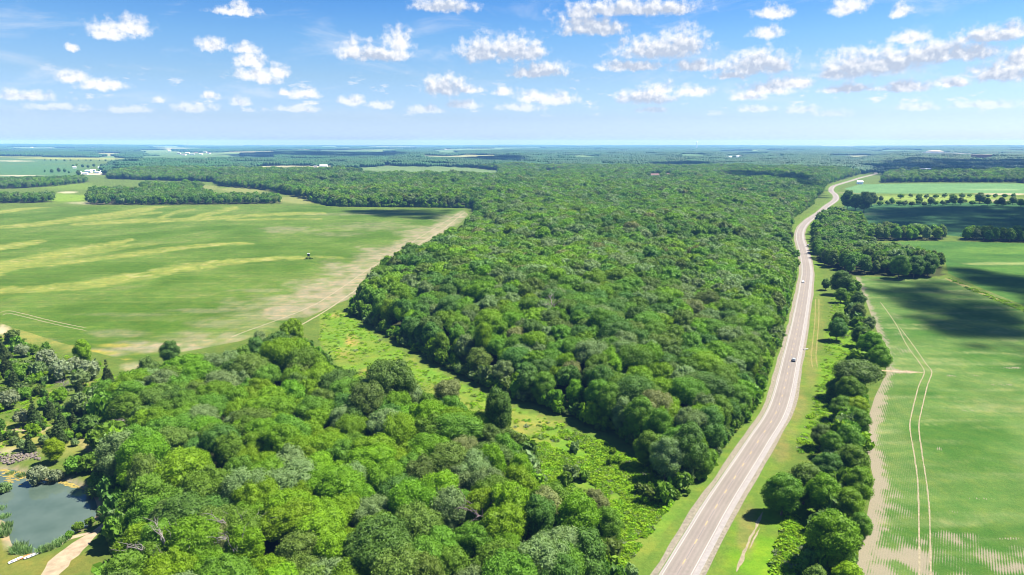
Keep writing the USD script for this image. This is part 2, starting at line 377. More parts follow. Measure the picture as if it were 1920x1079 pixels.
def height(x, y):
    x, y = np.asarray(x, float), np.asarray(y, float)
    sh = x.shape
    x, y = x.ravel(), y.ravel()
    r = np.hypot(x, y)
    z = np.zeros_like(x)
    near = (r < 6000) & (y > 0)
    ins = np.zeros(len(x), bool)
    ins[near] = inside(FOREST, x[near], y[near])
    if ins.any():
        d = np.minimum(dist(FOREST.exterior, x[ins], y[ins]), 400)
        z[ins] = sstep(8, 90, d) * np.clip(fbm2(x[ins], y[ins], 170, 3, 3) - 0.28, 0, 1) * 38
    far = sstep(2600, 7000, r)
    z += far * (fbm2(x, y, 1500, 3, 5) * 34 - 6) + sstep(6000, 20000, r) * (fbm2(x, y, 5200, 2, 9) * 40 + 62 * sstep(-0.25, -0.75, x / np.maximum(r, 1)) + 22 * sstep(0.3, 0.7, x / np.maximum(r, 1)) - 20)
    np_ = (r < 520) & (x < 0)
    if np_.any():
        p = shapely.points(x[np_], y[np_])
        sd = np.where(shapely.contains(POND, p), -shapely.distance(POND.exterior, p), shapely.distance(POND, p))
        z[np_] -= 1.9 * sstep(3.0, -4.0, sd)
    road = (r < 6000) & (y > -400)
    if road.any():
        rd = dist(ROAD_LS, x[road], y[road])
        z[road] *= sstep(9, 40, rd)
    return z.reshape(sh)


def polar_grid():
    az = np.radians(np.concatenate([np.arange(-180, -46, 6.0), np.arange(-46, 46.01, 0.26), np.arange(52, 179, 6.0)]))
    r = [6.0, 40, 80, 110, 130]
    while r[-1] < 22000:
        r.append(r[-1] * 1.0125)
    r = np.array(r)
    A, R = np.meshgrid(az, r)
    n, m = R.shape
    x, y = R * np.sin(A), R * np.cos(A)
    i, j = np.meshgrid(np.arange(n - 1), np.arange(m), indexing='ij')
    k = (j + 1) % m
    q = np.stack([i * m + j, i * m + k, (i + 1) * m + k, (i + 1) * m + j], -1).reshape(-1, 4)
    cap = np.stack([np.zeros(m, int) + n * m, (np.arange(m) + 1) % m, np.arange(m)], -1)
    f = np.vstack([q[:, [0, 2, 1]], q[:, [0, 3, 2]], cap[:, [0, 1, 2]]])
    x, y = np.append(x.ravel(), 0), np.append(y.ravel(), 0)
    return x, y, f


def blend(col, mask, target):
    return col * (1 - mask[:, None]) + np.array(target) * mask[:, None]


def blobs(x, y, items, scale=14, seed=1):
    """Soft ragged patches: items are (px, py, half width px, half height px, strength)."""
    P = pixel_of(x, y)
    out = np.zeros(len(x))
    n = fbm2(x, y, scale, 4, seed) - 0.5
    for cx, cy, rx, ry, s in items:
        with np.errstate(invalid='ignore'):
            d = np.hypot((P[:, 0] - cx) / rx, (P[:, 1] - cy) / ry)
            out = np.maximum(out, np.nan_to_num(s * sstep(1.15, 0.45, d + n * 1.5)))
    return out


def strokes(x, y, items, seed=2, rag=0.9, scale=11):
    """Soft ragged bands along lines: items are ([(px, py), ...], [half heights px], strength)."""
    P = pixel_of(x, y)
    out = np.zeros(len(x))
    n = fbm2(x, y, scale, 4, seed) - 0.5
    for pts, w, s in items:
        p = spline(pts, 6)
        t = np.linspace(0, 1, len(p))
        ww = np.interp(t, np.linspace(0, 1, len(w)), w)
        lo, hi = p.min(0) - 40, p.max(0) + 40
        with np.errstate(invalid='ignore'):
            sel = np.nonzero((P[:, 0] > lo[0]) & (P[:, 0] < hi[0]) & (P[:, 1] > lo[1]) & (P[:, 1] < hi[1]))[0]
        if not len(sel):
            continue
        best = np.full(len(sel), 9.0)
        Q = P[sel] * [0.35, 1.0]
        p = p * [0.35, 1.0]
        for a, b, wa in zip(p[:-1], p[1:], ww):
            ab = b - a
            u = np.clip(((Q - a) @ ab) / max(ab @ ab, 1e-9), 0, 1)
            best = np.minimum(best, np.linalg.norm(Q - a - u[:, None] * ab, axis=1) / wa)
        out[sel] = np.maximum(out[sel], s * sstep(1.25, 0.6, best + n[sel] * rag))
    return out


def painted(name, colour, grain=0.30, scale=0.7, rough=0.9, bump=0.25, extra=None):
    """A ground material: its broad colour comes with the mesh, grain and relief are procedural."""
    N = {'c': ('attribute', {'attribute': 'tint'}), 'g': ('geometry', {}), 'n': ('noise_texture', {'scale': scale, 'detail': 6.0, 'roughness': 0.65}),
         'n2': ('noise_texture', {'scale': 0.045, 'detail': 4.0}), 'a': ('math', {'math_type': 'multiply_add', 'value2': grain * 2, 'value3': 1 - grain}),
         'a2': ('math', {'math_type': 'multiply_add', 'value2': 0.5, 'value3': 0.75}), 'am': ('math', {'math_type': 'multiply'}),
         'cx': ('combine_xyz', {}), 'm': ('mix_color', {'blend_type': 'multiply', 'fac': 1.0, 'use_clamp_result': False}),
         'n3': ('noise_texture', {'scale': 0.17, 'detail': 5.0, 'roughness': 0.6}), 'hr': ('rgb_ramp', {'ramp': [(0.30, (0.78, 0.92, 0.85)), (0.5, (1.0, 1.0, 1.0)), (0.70, (1.32, 1.12, 1.05))]}), 'hm': ('mix_color', {'blend_type': 'multiply', 'fac': 1.0, 'use_clamp_result': False}),
         'b': ('bump', {'strength': 0.7, 'distance': bump}), 'p': ('principled_bsdf', {'roughness': rough, 'specular_ior_level': 0.02})}
    L = [('g.position', 'n.vector'), ('g.position', 'n2.vector'), ('n.fac', 'a.value1'), ('n2.fac', 'a2.value1'), ('a.value', 'am.value1'), ('a2.value', 'am.value2'),
         ('am.value', 'cx.x'), ('am.value', 'cx.y'), ('am.value', 'cx.z'), ('c.color', 'm.a'), ('cx.vector', 'm.b'), ('m.result', 'hm.a'), ('g.position', 'n3.vector'), ('n3.fac', 'hr.fac'), ('hr.color', 'hm.b'), ('hm.result', 'p.base_color'), ('n.fac', 'b.height'), ('b.normal', 'p.normal')]
    if extra:
        extra(N, L)
    MAT[name] = usdkit.material(stage, f'/World/Looks/{name}', N, L, surface='p.BSDF')


painted('ground_cover', None)
def drill_lines(N, L):
    N['dm'] = ('mapping', {'mapping_type': 'point', 'rotation': (0.0, 0.0, 0.12), 'scale': (0.012, 0.42, 1.0)})
    N['dn'] = ('noise_texture', {'scale': 1.0, 'detail': 4.0, 'roughness': 0.6})
    N['dr'] = ('rgb_ramp', {'ramp': [(0.30, (0.80, 0.86, 0.80)), (0.52, (1.0, 1.0, 1.0)), (0.72, (1.30, 1.16, 1.10))]})
    N['dx'] = ('mix_color', {'blend_type': 'multiply', 'fac': 1.0, 'use_clamp_result': False})
    L.remove(('hm.result', 'p.base_color'))
    L += [('g.position', 'dm.vector'), ('dm.vector', 'dn.vector'), ('dn.fac', 'dr.fac'), ('hm.result', 'dx.a'), ('dr.color', 'dx.b'), ('dx.result', 'p.base_color')]


painted('crop_cover', None, grain=0.34, scale=0.9, extra=drill_lines)


def crop_rows(N, L):
    """Planted rows 0.76 m apart, running along the road; where the stand is thin the soil shows between them."""
    N['vr'] = ('mapping', {'mapping_type': 'point', 'rotation': (0.0, 0.0, ROW_TURN)})
    N['w'] = ('wave_texture', {'wave_type': 'bands', 'bands_direction': 'x', 'profile': 'sine', 'scale': 2 * math.pi / 20 / 0.70, 'distortion': 0.5, 'detail': 2.0, 'detail_scale': 0.6})
    N['th'] = ('attribute', {'attribute': 'thin'})
    N['sub'] = ('math', {'math_type': 'subtract'})
    N['fac'] = ('map_range', {'range_type': 'smoothstep', 'from_min': -0.62, 'from_max': 0.55, 'to_min': 0.0, 'to_max': 0.9, 'clamp': True})
    N['nz'] = ('math', {'math_type': 'multiply_add', 'value2': 0.9, 'value3': -0.45})
    N['th2'] = ('math', {'math_type': 'add'})
    N['soil'] = ('mix_color', {'b': (0.185, 0.155, 0.112)})
    L.remove(('hm.result', 'p.base_color'))
    L += [('g.position', 'vr.vector'), ('vr.vector', 'w.vector'), ('n.fac', 'nz.value1'), ('th.fac', 'th2.value1'), ('nz.value', 'th2.value2'), ('th2.value', 'sub.value1'), ('w.fac', 'sub.value2'),
          ('sub.value', 'fac.value'), ('hm.result', 'soil.a'), ('fac.result', 'soil.fac'), ('soil.result', 'p.base_color')]


_d = ROAD[40] - ROAD[20]
ROW_TURN = math.atan2(_d[0], _d[1]) + 0.02
painted('row_crop', None, grain=0.30, scale=1.1, extra=crop_rows)

# --- the ground sheet
GRASS = (0.067, 0.099, 0.018)
gx, gy, gf = polar_grid()
gz = height(gx, gy)
gP = pixel_of(gx, gy)
gc = np.tile(np.array(GRASS), (len(gx), 1))
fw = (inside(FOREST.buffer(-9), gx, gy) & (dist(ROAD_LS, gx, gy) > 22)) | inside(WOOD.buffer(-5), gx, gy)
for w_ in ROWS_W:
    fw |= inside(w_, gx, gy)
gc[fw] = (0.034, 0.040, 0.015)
for q_, w_ in enumerate(OPEN_W):
    gc[inside(w_, gx, gy)] = (0.084, 0.126, 0.046) if q_ < N_GIVEN else [(0.092, 0.143, 0.050), (0.168, 0.176, 0.084), (0.067, 0.118, 0.042)][q_ % 3]
gc[inside(OPEN_W[0], gx, gy)] = (0.218, 0.210, 0.118)
gc[inside(OPEN_W[6], gx, gy)] = (0.420, 0.445, 0.470)
CLEARING = [(600,590),(650,580),(670,605),(760,665),(850,712),(950,760),(1050,795),(1130,830),(1200,870),(1290,940),(1180,1090),(1040,960),(1000,890),(940,820),(850,790),(760,745),(640,700),(600,640)]
cl = inside(world_poly(CLEARING), gx, gy)
gn = fbm2(gx, gy, 26, 4, 21)
gc[cl] = (0.082, 0.150, 0.016)
gc = blend(gc, cl * sstep(0.42, 0.62, gn) * 0.8, (0.113, 0.134, 0.024))
gc = blend(gc, blobs(gx, gy, [(632,592,14,5,.8),(660,640,16,14,.6),(645,660,18,10,.3),(688,700,26,12,.6),(1000,800,50,20,.3),(930,770,40,14,.2)], 9, 4), (0.252, 0.160, 0.059))
gc = blend(gc, blobs(gx, gy, [(640,605,40,12,.8),(700,655,50,16,.6),(760,690,40,14,.5),(1150,900,70,50,.7),(1090,840,60,30,.6),(1200,930,50,40,.6)], 12, 5), (0.072, 0.139, 0.012))
# verges of the road
rd = dist(ROAD_LS, gx, gy)
side = rd < 60
verge = side & ~fw & (gP[:, 1] > 330)
rn = fbm2(gx, gy, 15, 4, 31)
gc = blend(gc, verge * sstep(18, 8, rd + (rn - 0.5) * 16) * 0.85, (0.076, 0.122, 0.018))
gc = blend(gc, blobs(gx, gy, [(1560,720,45,80,.9),(1580,640,40,50,.8),(1480,960,60,70,1.0),(1440,1040,90,60,1.0),(1530,820,40,40,.6),(1590,560,30,40,.6),(1590,600,25,30,.6)], 12, 6), (0.084, 0.160, 0.010))
gc = blend(gc, blobs(gx, gy, [(1490,760,25,60,.6),(1520,680,16,60,.5),(1535,600,12,60,.4),(1462,840,25,30,.7),(1400,1000,20,60,.7),(1385,960,14,20,.4)], 9, 8), (0.130, 0.116, 0.039))
# ground near the pond
gc = blend(gc, blobs(gx, gy, [(120,820,90,40,1.0),(20,820,80,30,1.0),(190,850,40,30,1.0),(190,800,25,30,.8),(90,740,40,12,.4),(160,640,80,24,1.0),(50,632,60,14,.9),(160,715,20,14,.9),(48,700,10,10,.9)], 10, 9), (0.139, 0.143, 0.035))
gc = blend(gc, blobs(gx, gy, [(50,805,55,5,.9),(150,815,18,12,.9),(30,852,50,12,.5),(5,618,14,10,.9),(250,690,30,10,.5)], 7, 10), (0.302, 0.244, 0.160))
gc = blend(gc, blobs(gx, gy, [(60,1070,140,40,1.0),(-20,1040,60,40,1.0),(10,1050,40,30,.8)], 12, 11), (0.101, 0.105, 0.022))
pd = dist(POND, gx, gy)
gc = blend(gc, (gx < 0) * sstep(2.2, 0.3, pd + (rn - 0.5) * 2), (0.185, 0.151, 0.092))
# meadow left of the far field
gc = blend(gc, blobs(gx, gy, [(130,372,60,10,1.0),(130,350,60,8,.5)], 30, 12), (0.109, 0.168, 0.021))
gc = blend(gc, blobs(gx, gy, [(60,320,150,16,1.0),(30,306,140,6,.8),(110,330,80,6,.6)], 60, 13), (0.050, 0.105, 0.038))
gc = blend(gc, blobs(gx, gy, [(150,300,130,2.2,1.0),(20,297,80,1.5,.8)], 60, 13), (0.168, 0.185, 0.042))
gc = blend(gc, blobs(gx, gy, [(180,327,35,1.6,1.0),(25,305,40,1,.9),(35,330,60,1.2,.7),(125,361,22,2.0,.7),(180,381,60,3,.4)], 40, 14), (0.353, 0.302, 0.218))
gc = blend(gc, blobs(gx, gy, [(560,375,50,10,1.0),(460,357,60,8,.9),(390,352,30,5,.8)], 30, 15), (0.130, 0.143, 0.046))
# right of the road, far
gc = blend(gc, blobs(gx, gy, [(1760,372,160,7,1.0)], 30, 16), (0.134, 0.185, 0.038))
gc = blend(gc, blobs(gx, gy, [(1900,364,70,2.0,1.0),(1890,377,60,3,.5),(1600,362,30,1.5,.4)], 30, 17), (0.302, 0.244, 0.168))
gc = blend(gc, blobs(gx, gy, [(1850,555,130,10,.5)], 20, 18), (0.101, 0.118, 0.042))
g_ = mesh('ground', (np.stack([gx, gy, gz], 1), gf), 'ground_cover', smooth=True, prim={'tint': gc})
tag(g_, 'grassy rolling land that carries the woods and the fields', kind='structure')


def sheet(poly, z=0.004, near=1.6, step=0.0105, drape=False, off=0.004):
    """A flat sheet over a ground polygon, finer where it is closer to the photographer."""
    b = poly.exterior.segmentize(12)
    pts = [np.array(b.coords)[:-1]]
    x0, y0, x1, y1 = poly.bounds
    cs = np.array(b.coords)
    r0, r1 = max(60.0, poly.distance(Point(0, 0))), np.hypot(*cs.T).max()
    a = np.arctan2(cs[:, 0], cs[:, 1])
    rr = [r0]
    while rr[-1] < r1:
        rr.append(rr[-1] + max(near, rr[-1] * step * 0.55))
    A, R = np.meshgrid(np.arange(a.min(), a.max(), 0.0028), rr)
    R = R * (1 + 0.25 * step * 0.5 * np.sin(A * 9000))
    x, y = (R * np.sin(A)).ravel(), (R * np.cos(A)).ravel()
    k = inside(poly.buffer(-0.5), x, y)
    v = np.vstack(pts + [np.stack([x[k], y[k]], 1)])
    t = Delaunay(v).simplices
    c = v[t].mean(1)
    t = t[inside(poly, c[:, 0], c[:, 1])]
    e1, e2 = v[t[:, 1]] - v[t[:, 0]], v[t[:, 2]] - v[t[:, 0]]
    fl = e1[:, 0] * e2[:, 1] - e1[:, 1] * e2[:, 0] < 0
    t[fl] = t[fl][:, [0, 2, 1]]
    zz = height(v[:, 0], v[:, 1]) + off if drape else np.full(len(v), z)
    return np.column_stack([v, zz]), t


# --- left field with its grass waterways
fv, ft = sheet(FIELD_L)
fx, fy = fv[:, 0], fv[:, 1]
n1, n2 = fbm2(fx, fy, 60, 4, 41), fbm2(fx, fy, 9, 3, 42)
P_ = pixel_of(fx, fy)
# crop drilled across the slope: faint long banding
ban = fbm2(fx / 14, fy, 6, 3, 47)
fc = np.tile(np.array((0.062, 0.105, 0.016)), (len(fx), 1))
fc = blend(fc, sstep(0.40, 0.66, n1), (0.042, 0.082, 0.009))
fc = blend(fc, sstep(0.45, 0.75, ban) * 0.6, (0.075, 0.107, 0.023))
fc = blend(fc, sstep(0.55, 0.35, n1) * sstep(0.4, 0.7, n2) * 0.45, (0.115, 0.127, 0.041))
streak = strokes(fx, fy, [
    ([(-40,545),(60,542),(170,534),(260,518),(350,502),(450,490),(520,485),(565,484)], [7,7,7,8,7,5,4,3], 1.0),
    ([(-20,512),(20,497),(60,488),(110,479),(170,466),(230,454),(246,449)], [9,9,8,8,6,3,2], 1.0),
    ([(0,507),(60,499),(110,494),(200,483),(280,473),(350,464),(420,458),(470,457)], [3,3,4,4,5,4,3,2], .95),
    ([(110,487),(170,474),(230,464),(290,457)], [5,5,4,3], .55),
    ([(-20,467),(40,459),(82,452)], [6,5,2], 1.0), ([(-20,428),(60,422),(140,412),(220,402),(270,393),(315,384)], [3,4,5,5,4,3], .95),
    ([(140,421),(250,415),(350,412),(450,406),(540,401),(605,400)], [3,4,4,3,2.5,2], .85), ([(190,411),(240,405),(300,398)], [3,3,2], .7),
    ([(300,409),(335,397),(362,394)], [2.5,2.5,2], .8), ([(350,412),(390,402),(440,390)], [3,3.5,3], .9), ([(0,398),(60,390),(115,384)], [3,3,3], 1.0),
    ([(430,413),(520,411),(600,411)], [2,2,1.5], .7), ([(560,484),(600,482),(640,484)], [2,2,2], .6), ([(520,403),(590,401)], [2,2], .9)], 43, 1.3)
fc = blend(fc, streak * (0.2 + 0.35 * sstep(0.30, 0.62, fbm2(fx, fy, 16, 3, 48)) + 0.45 * sstep(0.35, 0.6, fbm2(fx, fy, 5, 3, 50))), (0.152, 0.168, 0.037))
fc = blend(fc, streak * sstep(0.55, 0.70, fbm2(fx, fy, 7, 3, 49)) * 0.6, (0.221, 0.205, 0.082))
bare = blobs(fx, fy, [(560,566,130,16,.55),(600,545,70,24,.75),(655,510,60,26,.7),(720,478,60,20,.7),(790,440,50,16,.7),(850,412,40,12,.6),(300,650,90,12,.85),(395,636,110,18,.5),
                      (430,608,90,12,.35),(220,625,70,8,.35),(540,431,60,7,.45),(700,425,90,10,.35),(60,640,60,6,.7),(180,662,60,8,.6),(480,590,60,14,.4),(640,402,90,3,.3)], 13, 44)
bare = np.maximum(bare, strokes(fx, fy, [([(874,398),(830,424),(770,460),(705,500),(645,538),(585,568),(520,590)], [4,7,11,16,20,17,10], .85), ([(560,560),(500,572),(420,578)], [8,7,4], .4)], 58, 1.1, 12))
bare = np.maximum(bare, blobs(fx, fy, [(640,440,60,5,.3),(380,583,90,5,.3),(500,545,80,4,.25),(250,590,120,4,.2)], 8, 45))
fc = blend(fc, bare * (0.35 + 0.65 * sstep(0.3, 0.6, n2)), (0.190, 0.162, 0.108))
fc = blend(fc, blobs(fx, fy, [(70,650,70,7,1.0),(150,662,90,7,1.0),(215,648,40,5,.8),(230,678,40,6,.9)], 8, 46), (0.168, 0.160, 0.031))
f_ = mesh('soybean_field', (fv, ft), 'crop_cover', smooth=True, prim={'tint': fc})
tag(f_, 'broad green crop field crossed by pale yellow grass strips, left of the forest', kind='structure')

# --- fields right of the road
NEAR_R = [(1585,1500),(1600,1079),(1622,985),(1638,900),(1624,835),(1626,790),(1640,745),(1662,700),(1660,660),(1640,610),(1622,560),(1604,519),(1700,521),(1772,523),(1840,548),(1925,586),(2500,800),(2500,1500)]
FIELD_R = world_poly(NEAR_R, 40)
fv, ft = sheet(FIELD_R, near=1.0)
fx, fy = fv[:, 0], fv[:, 1]
n1, n2 = fbm2(fx, fy, 45, 4, 51), fbm2(fx, fy, 7, 3, 52)
n3 = fbm2(fx, fy, 2.2, 3, 59)
long_ = fbm2(fx / 9.0, fy, 5.0, 4, 60)
fc = np.tile(np.array((0.066, 0.112, 0.026)), (len(fx), 1))
fc = blend(fc, sstep(0.42, 0.62, n1), (0.038, 0.086, 0.014))
fc = blend(fc, sstep(0.50, 0.72, long_) * (0.35 + 0.65 * sstep(0.35, 0.6, n2)) * 0.75, (0.135, 0.160, 0.060))
fc = blend(fc, sstep(0.48, 0.30, long_) * 0.4, (0.030, 0.078, 0.012))
edge = dist(LineString(ground_at(*np.array(NEAR_R[:12], float).T)), fx, fy)
thin = -1.15 + 2.1 * sstep(7.0, 1.0, edge + (n2 - 0.5) * 5 + (n3 - 0.5) * 7) + 0.85 * sstep(42, 10, edge + (n1 - 0.5) * 46) * (pixel_of(fx, fy)[:, 1] > 740)
add = blobs(fx, fy, [(1700,697,45,5,1.1),(1690,650,34,36,.50),(1670,590,26,22,.45),(1670,1060,120,60,.95),(1770,1015,80,30,.85),(1675,985,60,105,.8),(1850,1060,130,40,.75),(1685,850,12,24,.5),(1760,842,10,5,.8)], 9, 53) * (0.35 + 1.2 * sstep(0.30, 0.75, n2))
wisps = [(1880,690,70,2.2,.65),(1890,722,70,2,.7),(1800,960,80,2.6,.6),(1860,935,80,2,.5),(1835,890,60,1.6,.6),(1830,770,80,1.5,.5),(1800,705,70,2,.6),(1880,800,60,1.5,.45),(1800,740,60,1.4,.45),(1870,860,60,1.4,.45),(1850,1040,90,12,.6),(1890,1010,60,3,.5)]
add = np.maximum(add, blobs(fx, fy, wisps, 6, 57) * (0.2 + 1.4 * sstep(0.35, 0.7, n2)))
add = np.maximum(add, strokes(fx, fy, [([(1655,575),(1680,610),(1706,655),(1730,690)], [9,9,8,6], .35)], 54, 1.2, 6))
thin = np.maximum(thin, 2.0 * add - 1.15)
thin = thin + 0.45 * sstep(0.58, 0.76, fbm2(fx / 6.0, fy, 4.5, 3, 56)) * sstep(0.35, 0.65, n1)
f_ = mesh('row_crop_field', (fv, ft), 'row_crop', smooth=True, prim={'tint': fc, 'thin': np.clip(thin, -1.3, 1.3)})
tag(f_, 'green row-crop field with bare soil patches and wheel tracks at the right', kind='structure')


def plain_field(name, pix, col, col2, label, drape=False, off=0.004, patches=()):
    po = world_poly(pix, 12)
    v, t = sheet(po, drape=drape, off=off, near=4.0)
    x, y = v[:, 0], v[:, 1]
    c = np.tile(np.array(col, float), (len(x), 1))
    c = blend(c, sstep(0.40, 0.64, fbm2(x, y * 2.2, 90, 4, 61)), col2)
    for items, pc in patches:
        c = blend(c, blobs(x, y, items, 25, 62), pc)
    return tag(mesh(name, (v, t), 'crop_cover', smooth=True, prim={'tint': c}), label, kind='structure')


plain_field('crop_field', [(1778,513),(1770,480),(1705,464),(1648,457),(1700,453),(1790,453),(1850,455),(1925,457),(2500,470),(2500,760),(1930,577),(1850,545)], (0.046, 0.100, 0.018), (0.034, 0.082, 0.016),
            'green field beyond the brushy ditch at the right edge', patches=[([(1880,495,90,3,.6)], (0.197, 0.221, 0.082)), ([(1860,470,120,8,.5)], (0.086, 0.152, 0.025))])
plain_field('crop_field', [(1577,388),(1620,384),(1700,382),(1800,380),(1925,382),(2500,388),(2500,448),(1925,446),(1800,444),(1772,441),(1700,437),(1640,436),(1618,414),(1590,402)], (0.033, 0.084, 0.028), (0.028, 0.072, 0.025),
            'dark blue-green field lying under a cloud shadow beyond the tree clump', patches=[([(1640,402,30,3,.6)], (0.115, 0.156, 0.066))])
plain_field('crop_field', [(1583,354),(1613,346),(1740,344.3),(1907,344.5),(1990,351),(2500,356),(2500,372),(1990,364),(1830,362.5),(1690,363.5),(1602,362.5)], (0.080, 0.155, 0.058), (0.070, 0.138, 0.050),
            'pale green field in front of the far tree belt at the right', patches=[([(1860,356,60,2,.5)], (0.18, 0.25, 0.12))])


# ------------------------------------------------------------------ road
def ribbon(line, a, b, z, taper=None):
    """A strip along a line between the offsets a and b to its right."""
    p = np.asarray(line, float)
    t = np.gradient(p, axis=0)
    t /= np.linalg.norm(t, axis=1, keepdims=True)
    nrm = np.stack([t[:, 1], -t[:, 0]], 1)
    a = np.broadcast_to(a, len(p))[:, None]
    b = np.broadcast_to(b, len(p))[:, None]
    l, r = p + nrm * a, p + nrm * b
    v = np.vstack([np.column_stack([l, np.full(len(p), z)]), np.column_stack([r, np.full(len(p), z)])])
    n = len(p)
    i = np.arange(n - 1)
    return v, np.vstack([np.stack([i, i + n, i + n + 1], 1), np.stack([i, i + n + 1, i + 1], 1)])


def resample(line, step):
    ls = LineString(line)
    s = np.arange(0, ls.length, step)
    return np.array([ls.interpolate(v).coords[0] for v in s])


def road_material():
    N = {'g': ('geometry', {}), 'u': ('attribute', {'attribute': 'across'}), 'n': ('noise_texture', {'scale': 0.9, 'detail': 6.0, 'roughness': 0.7}), 'n2': ('noise_texture', {'scale': 0.06, 'detail': 3.0}),
         'r': ('rgb_ramp', {'ramp': [(0.0, (0.185, 0.160, 0.134)), (0.10, (0.176, 0.151, 0.127)), (0.19, (0.151, 0.129, 0.110)), (0.29, (0.174, 0.150, 0.127)), (0.38, (0.150, 0.126, 0.109)), (0.47, (0.184, 0.156, 0.133)), (0.53, (0.184, 0.156, 0.133)), (0.62, (0.150, 0.126, 0.109)), (0.71, (0.174, 0.150, 0.127)), (0.81, (0.151, 0.129, 0.110)), (0.90, (0.176, 0.151, 0.127)), (1.0, (0.191, 0.163, 0.135))]}),
         'a': ('math', {'math_type': 'multiply_add', 'value2': 0.30, 'value3': 0.70}), 'a2': ('math', {'math_type': 'multiply_add', 'value2': 0.40, 'value3': 0.95}), 'm1': ('math', {'math_type': 'multiply'}),
         'c': ('combine_xyz', {}), 'm': ('mix_color', {'blend_type': 'multiply', 'fac': 1.0}), 'p': ('principled_bsdf', {'roughness': 0.8, 'specular_ior_level': 0.2})}
    L = [('g.position', 'n.vector'), ('g.position', 'n2.vector'), ('u.fac', 'r.fac'), ('n.fac', 'a.value1'), ('n2.fac', 'a2.value1'), ('a.value', 'm1.value1'), ('a2.value', 'm1.value2'),
         ('m1.value', 'c.x'), ('m1.value', 'c.y'), ('m1.value', 'c.z'), ('r.color', 'm.a'), ('c.vector', 'm.b'), ('m.result', 'p.base_color')]
    MAT['asphalt'] = usdkit.material(stage, '/World/Looks/asphalt', N, L, surface='p.BSDF')


road_material()
simple('gravel', (0.164, 0.143, 0.107), 0.95, 0.1, 0.30, 0.9)
simple('shoulder', (0.218, 0.199, 0.185), 0.95, 0.1, 0.14, 0.8)
simple('white_paint', (0.299, 0.286, 0.272), 0.7, 0.2, 0.12, 1.2)
simple('yellow_paint', (0.306, 0.230, 0.102), 0.7, 0.2, 0.25, 1.2)
simple('tar', (0.085, 0.075, 0.075), 0.6, 0.3, 0.25, 1.2)
simple('dirt', (0.255, 0.196, 0.128), 0.95, 0.1, 0.22, 0.45, bump=0.1)
simple('pale_dirt', (0.212, 0.183, 0.115), 0.95, 0.1, 0.2, 0.5)
simple('track_soil', (0.196, 0.167, 0.105), 0.95, 0.1, 0.22, 0.8)
simple('dry_grass', (0.149, 0.136, 0.044), 0.95, 0.1, 0.25, 0.6)

RL = resample(ROAD, 4.0)
edge_n = fbm2(RL[:, 0], RL[:, 1], 16, 3, 71) - 0.5
gap_n = fbm2(RL[:, 0], RL[:, 1], 35, 3, 72) - 0.5
tag(mesh('gravel_shoulder', ribbon(RL, -6.6 + edge_n * 2.0, -4.6, 0.008), 'gravel'), 'ragged gravel edge along the forest side of the highway', kind='structure')
tag(mesh('gravel_shoulder', ribbon(RL, 4.6, 7.0 + gap_n * 2.4, 0.008), 'gravel'), 'ragged gravel edge along the field side of the highway', kind='structure')
tag(mesh('paved_shoulder', ribbon(RL, -4.45 + edge_n * 0.4, -3.75, 0.012), 'shoulder'), 'pale paved strip along the forest side of the highway', kind='structure')
tag(mesh('paved_shoulder', ribbon(RL, 3.75, 5.5 + gap_n * 0.5, 0.012), 'shoulder'), 'pale paved strip along the field side of the highway', kind='structure')
cols = np.linspace(-3.9, 3.9, 25)
rv, rf, ru = [], [], []
_t = np.gradient(RL, axis=0)
_t /= np.linalg.norm(_t, axis=1, keepdims=True)
RN = np.stack([_t[:, 1], -_t[:, 0]], 1)
for c_ in cols:
    rv.append(np.column_stack([RL + RN * c_, np.full(len(RL), 0.016)]))
    ru.append(np.full(len(RL), (c_ + 3.9) / 7.8))
n_ = len(RL)
i_, j_ = np.meshgrid(np.arange(n_ - 1), np.arange(len(cols) - 1), indexing='ij')
q_ = np.stack([j_ * n_ + i_, (j_ + 1) * n_ + i_, (j_ + 1) * n_ + i_ + 1, j_ * n_ + i_ + 1], -1).reshape(-1, 4)
tag(mesh('highway_road', (np.vstack(rv), np.vstack([q_[:, [0, 1, 2]], q_[:, [0, 2, 3]]])), 'asphalt', prim={'across': np.concatenate(ru)}),
    'pale two-lane asphalt highway curving away along the forest', kind='structure')
tag(mesh('road_edge_line', ribbon(RL, -3.62, -3.42, 0.022), 'white_paint'), 'white edge line on the forest side of the highway', kind='structure')
tag(mesh('road_edge_line', ribbon(RL, 3.42, 3.62, 0.022), 'white_paint'), 'white edge line on the field side of the highway', kind='structure')
R1 = resample(ROAD, 1.0)


def dashes(z, a, b, first, period, length, far, jit=0.0):
    vs, fs, o = [], [], 0
    s = first
    rng = random.Random(3)
    while s + length < min(len(R1) - 2, far):
        k = rng.uniform(-jit, jit)
        v, f = ribbon(R1[int(s):int(s + length * (1 + k)) + 1], a, b, z)
        vs.append(v); fs.append(f + o); o += len(v)
        s += period
    return np.vstack(vs), np.vstack(fs)


tag(mesh('road_centre_line', dashes(0.022, -0.16, 0.10, 2, 12, 3.2, 1100), 'yellow_paint'), 'broken yellow centre line of the highway', kind='structure')
tag(mesh('road_seam_line', dashes(0.0205, 0.02, 0.17, 5.6, 12, 8.2, 1100, 0.08), 'tar'), 'dark sealed seam running down the middle of the highway', kind='structure')


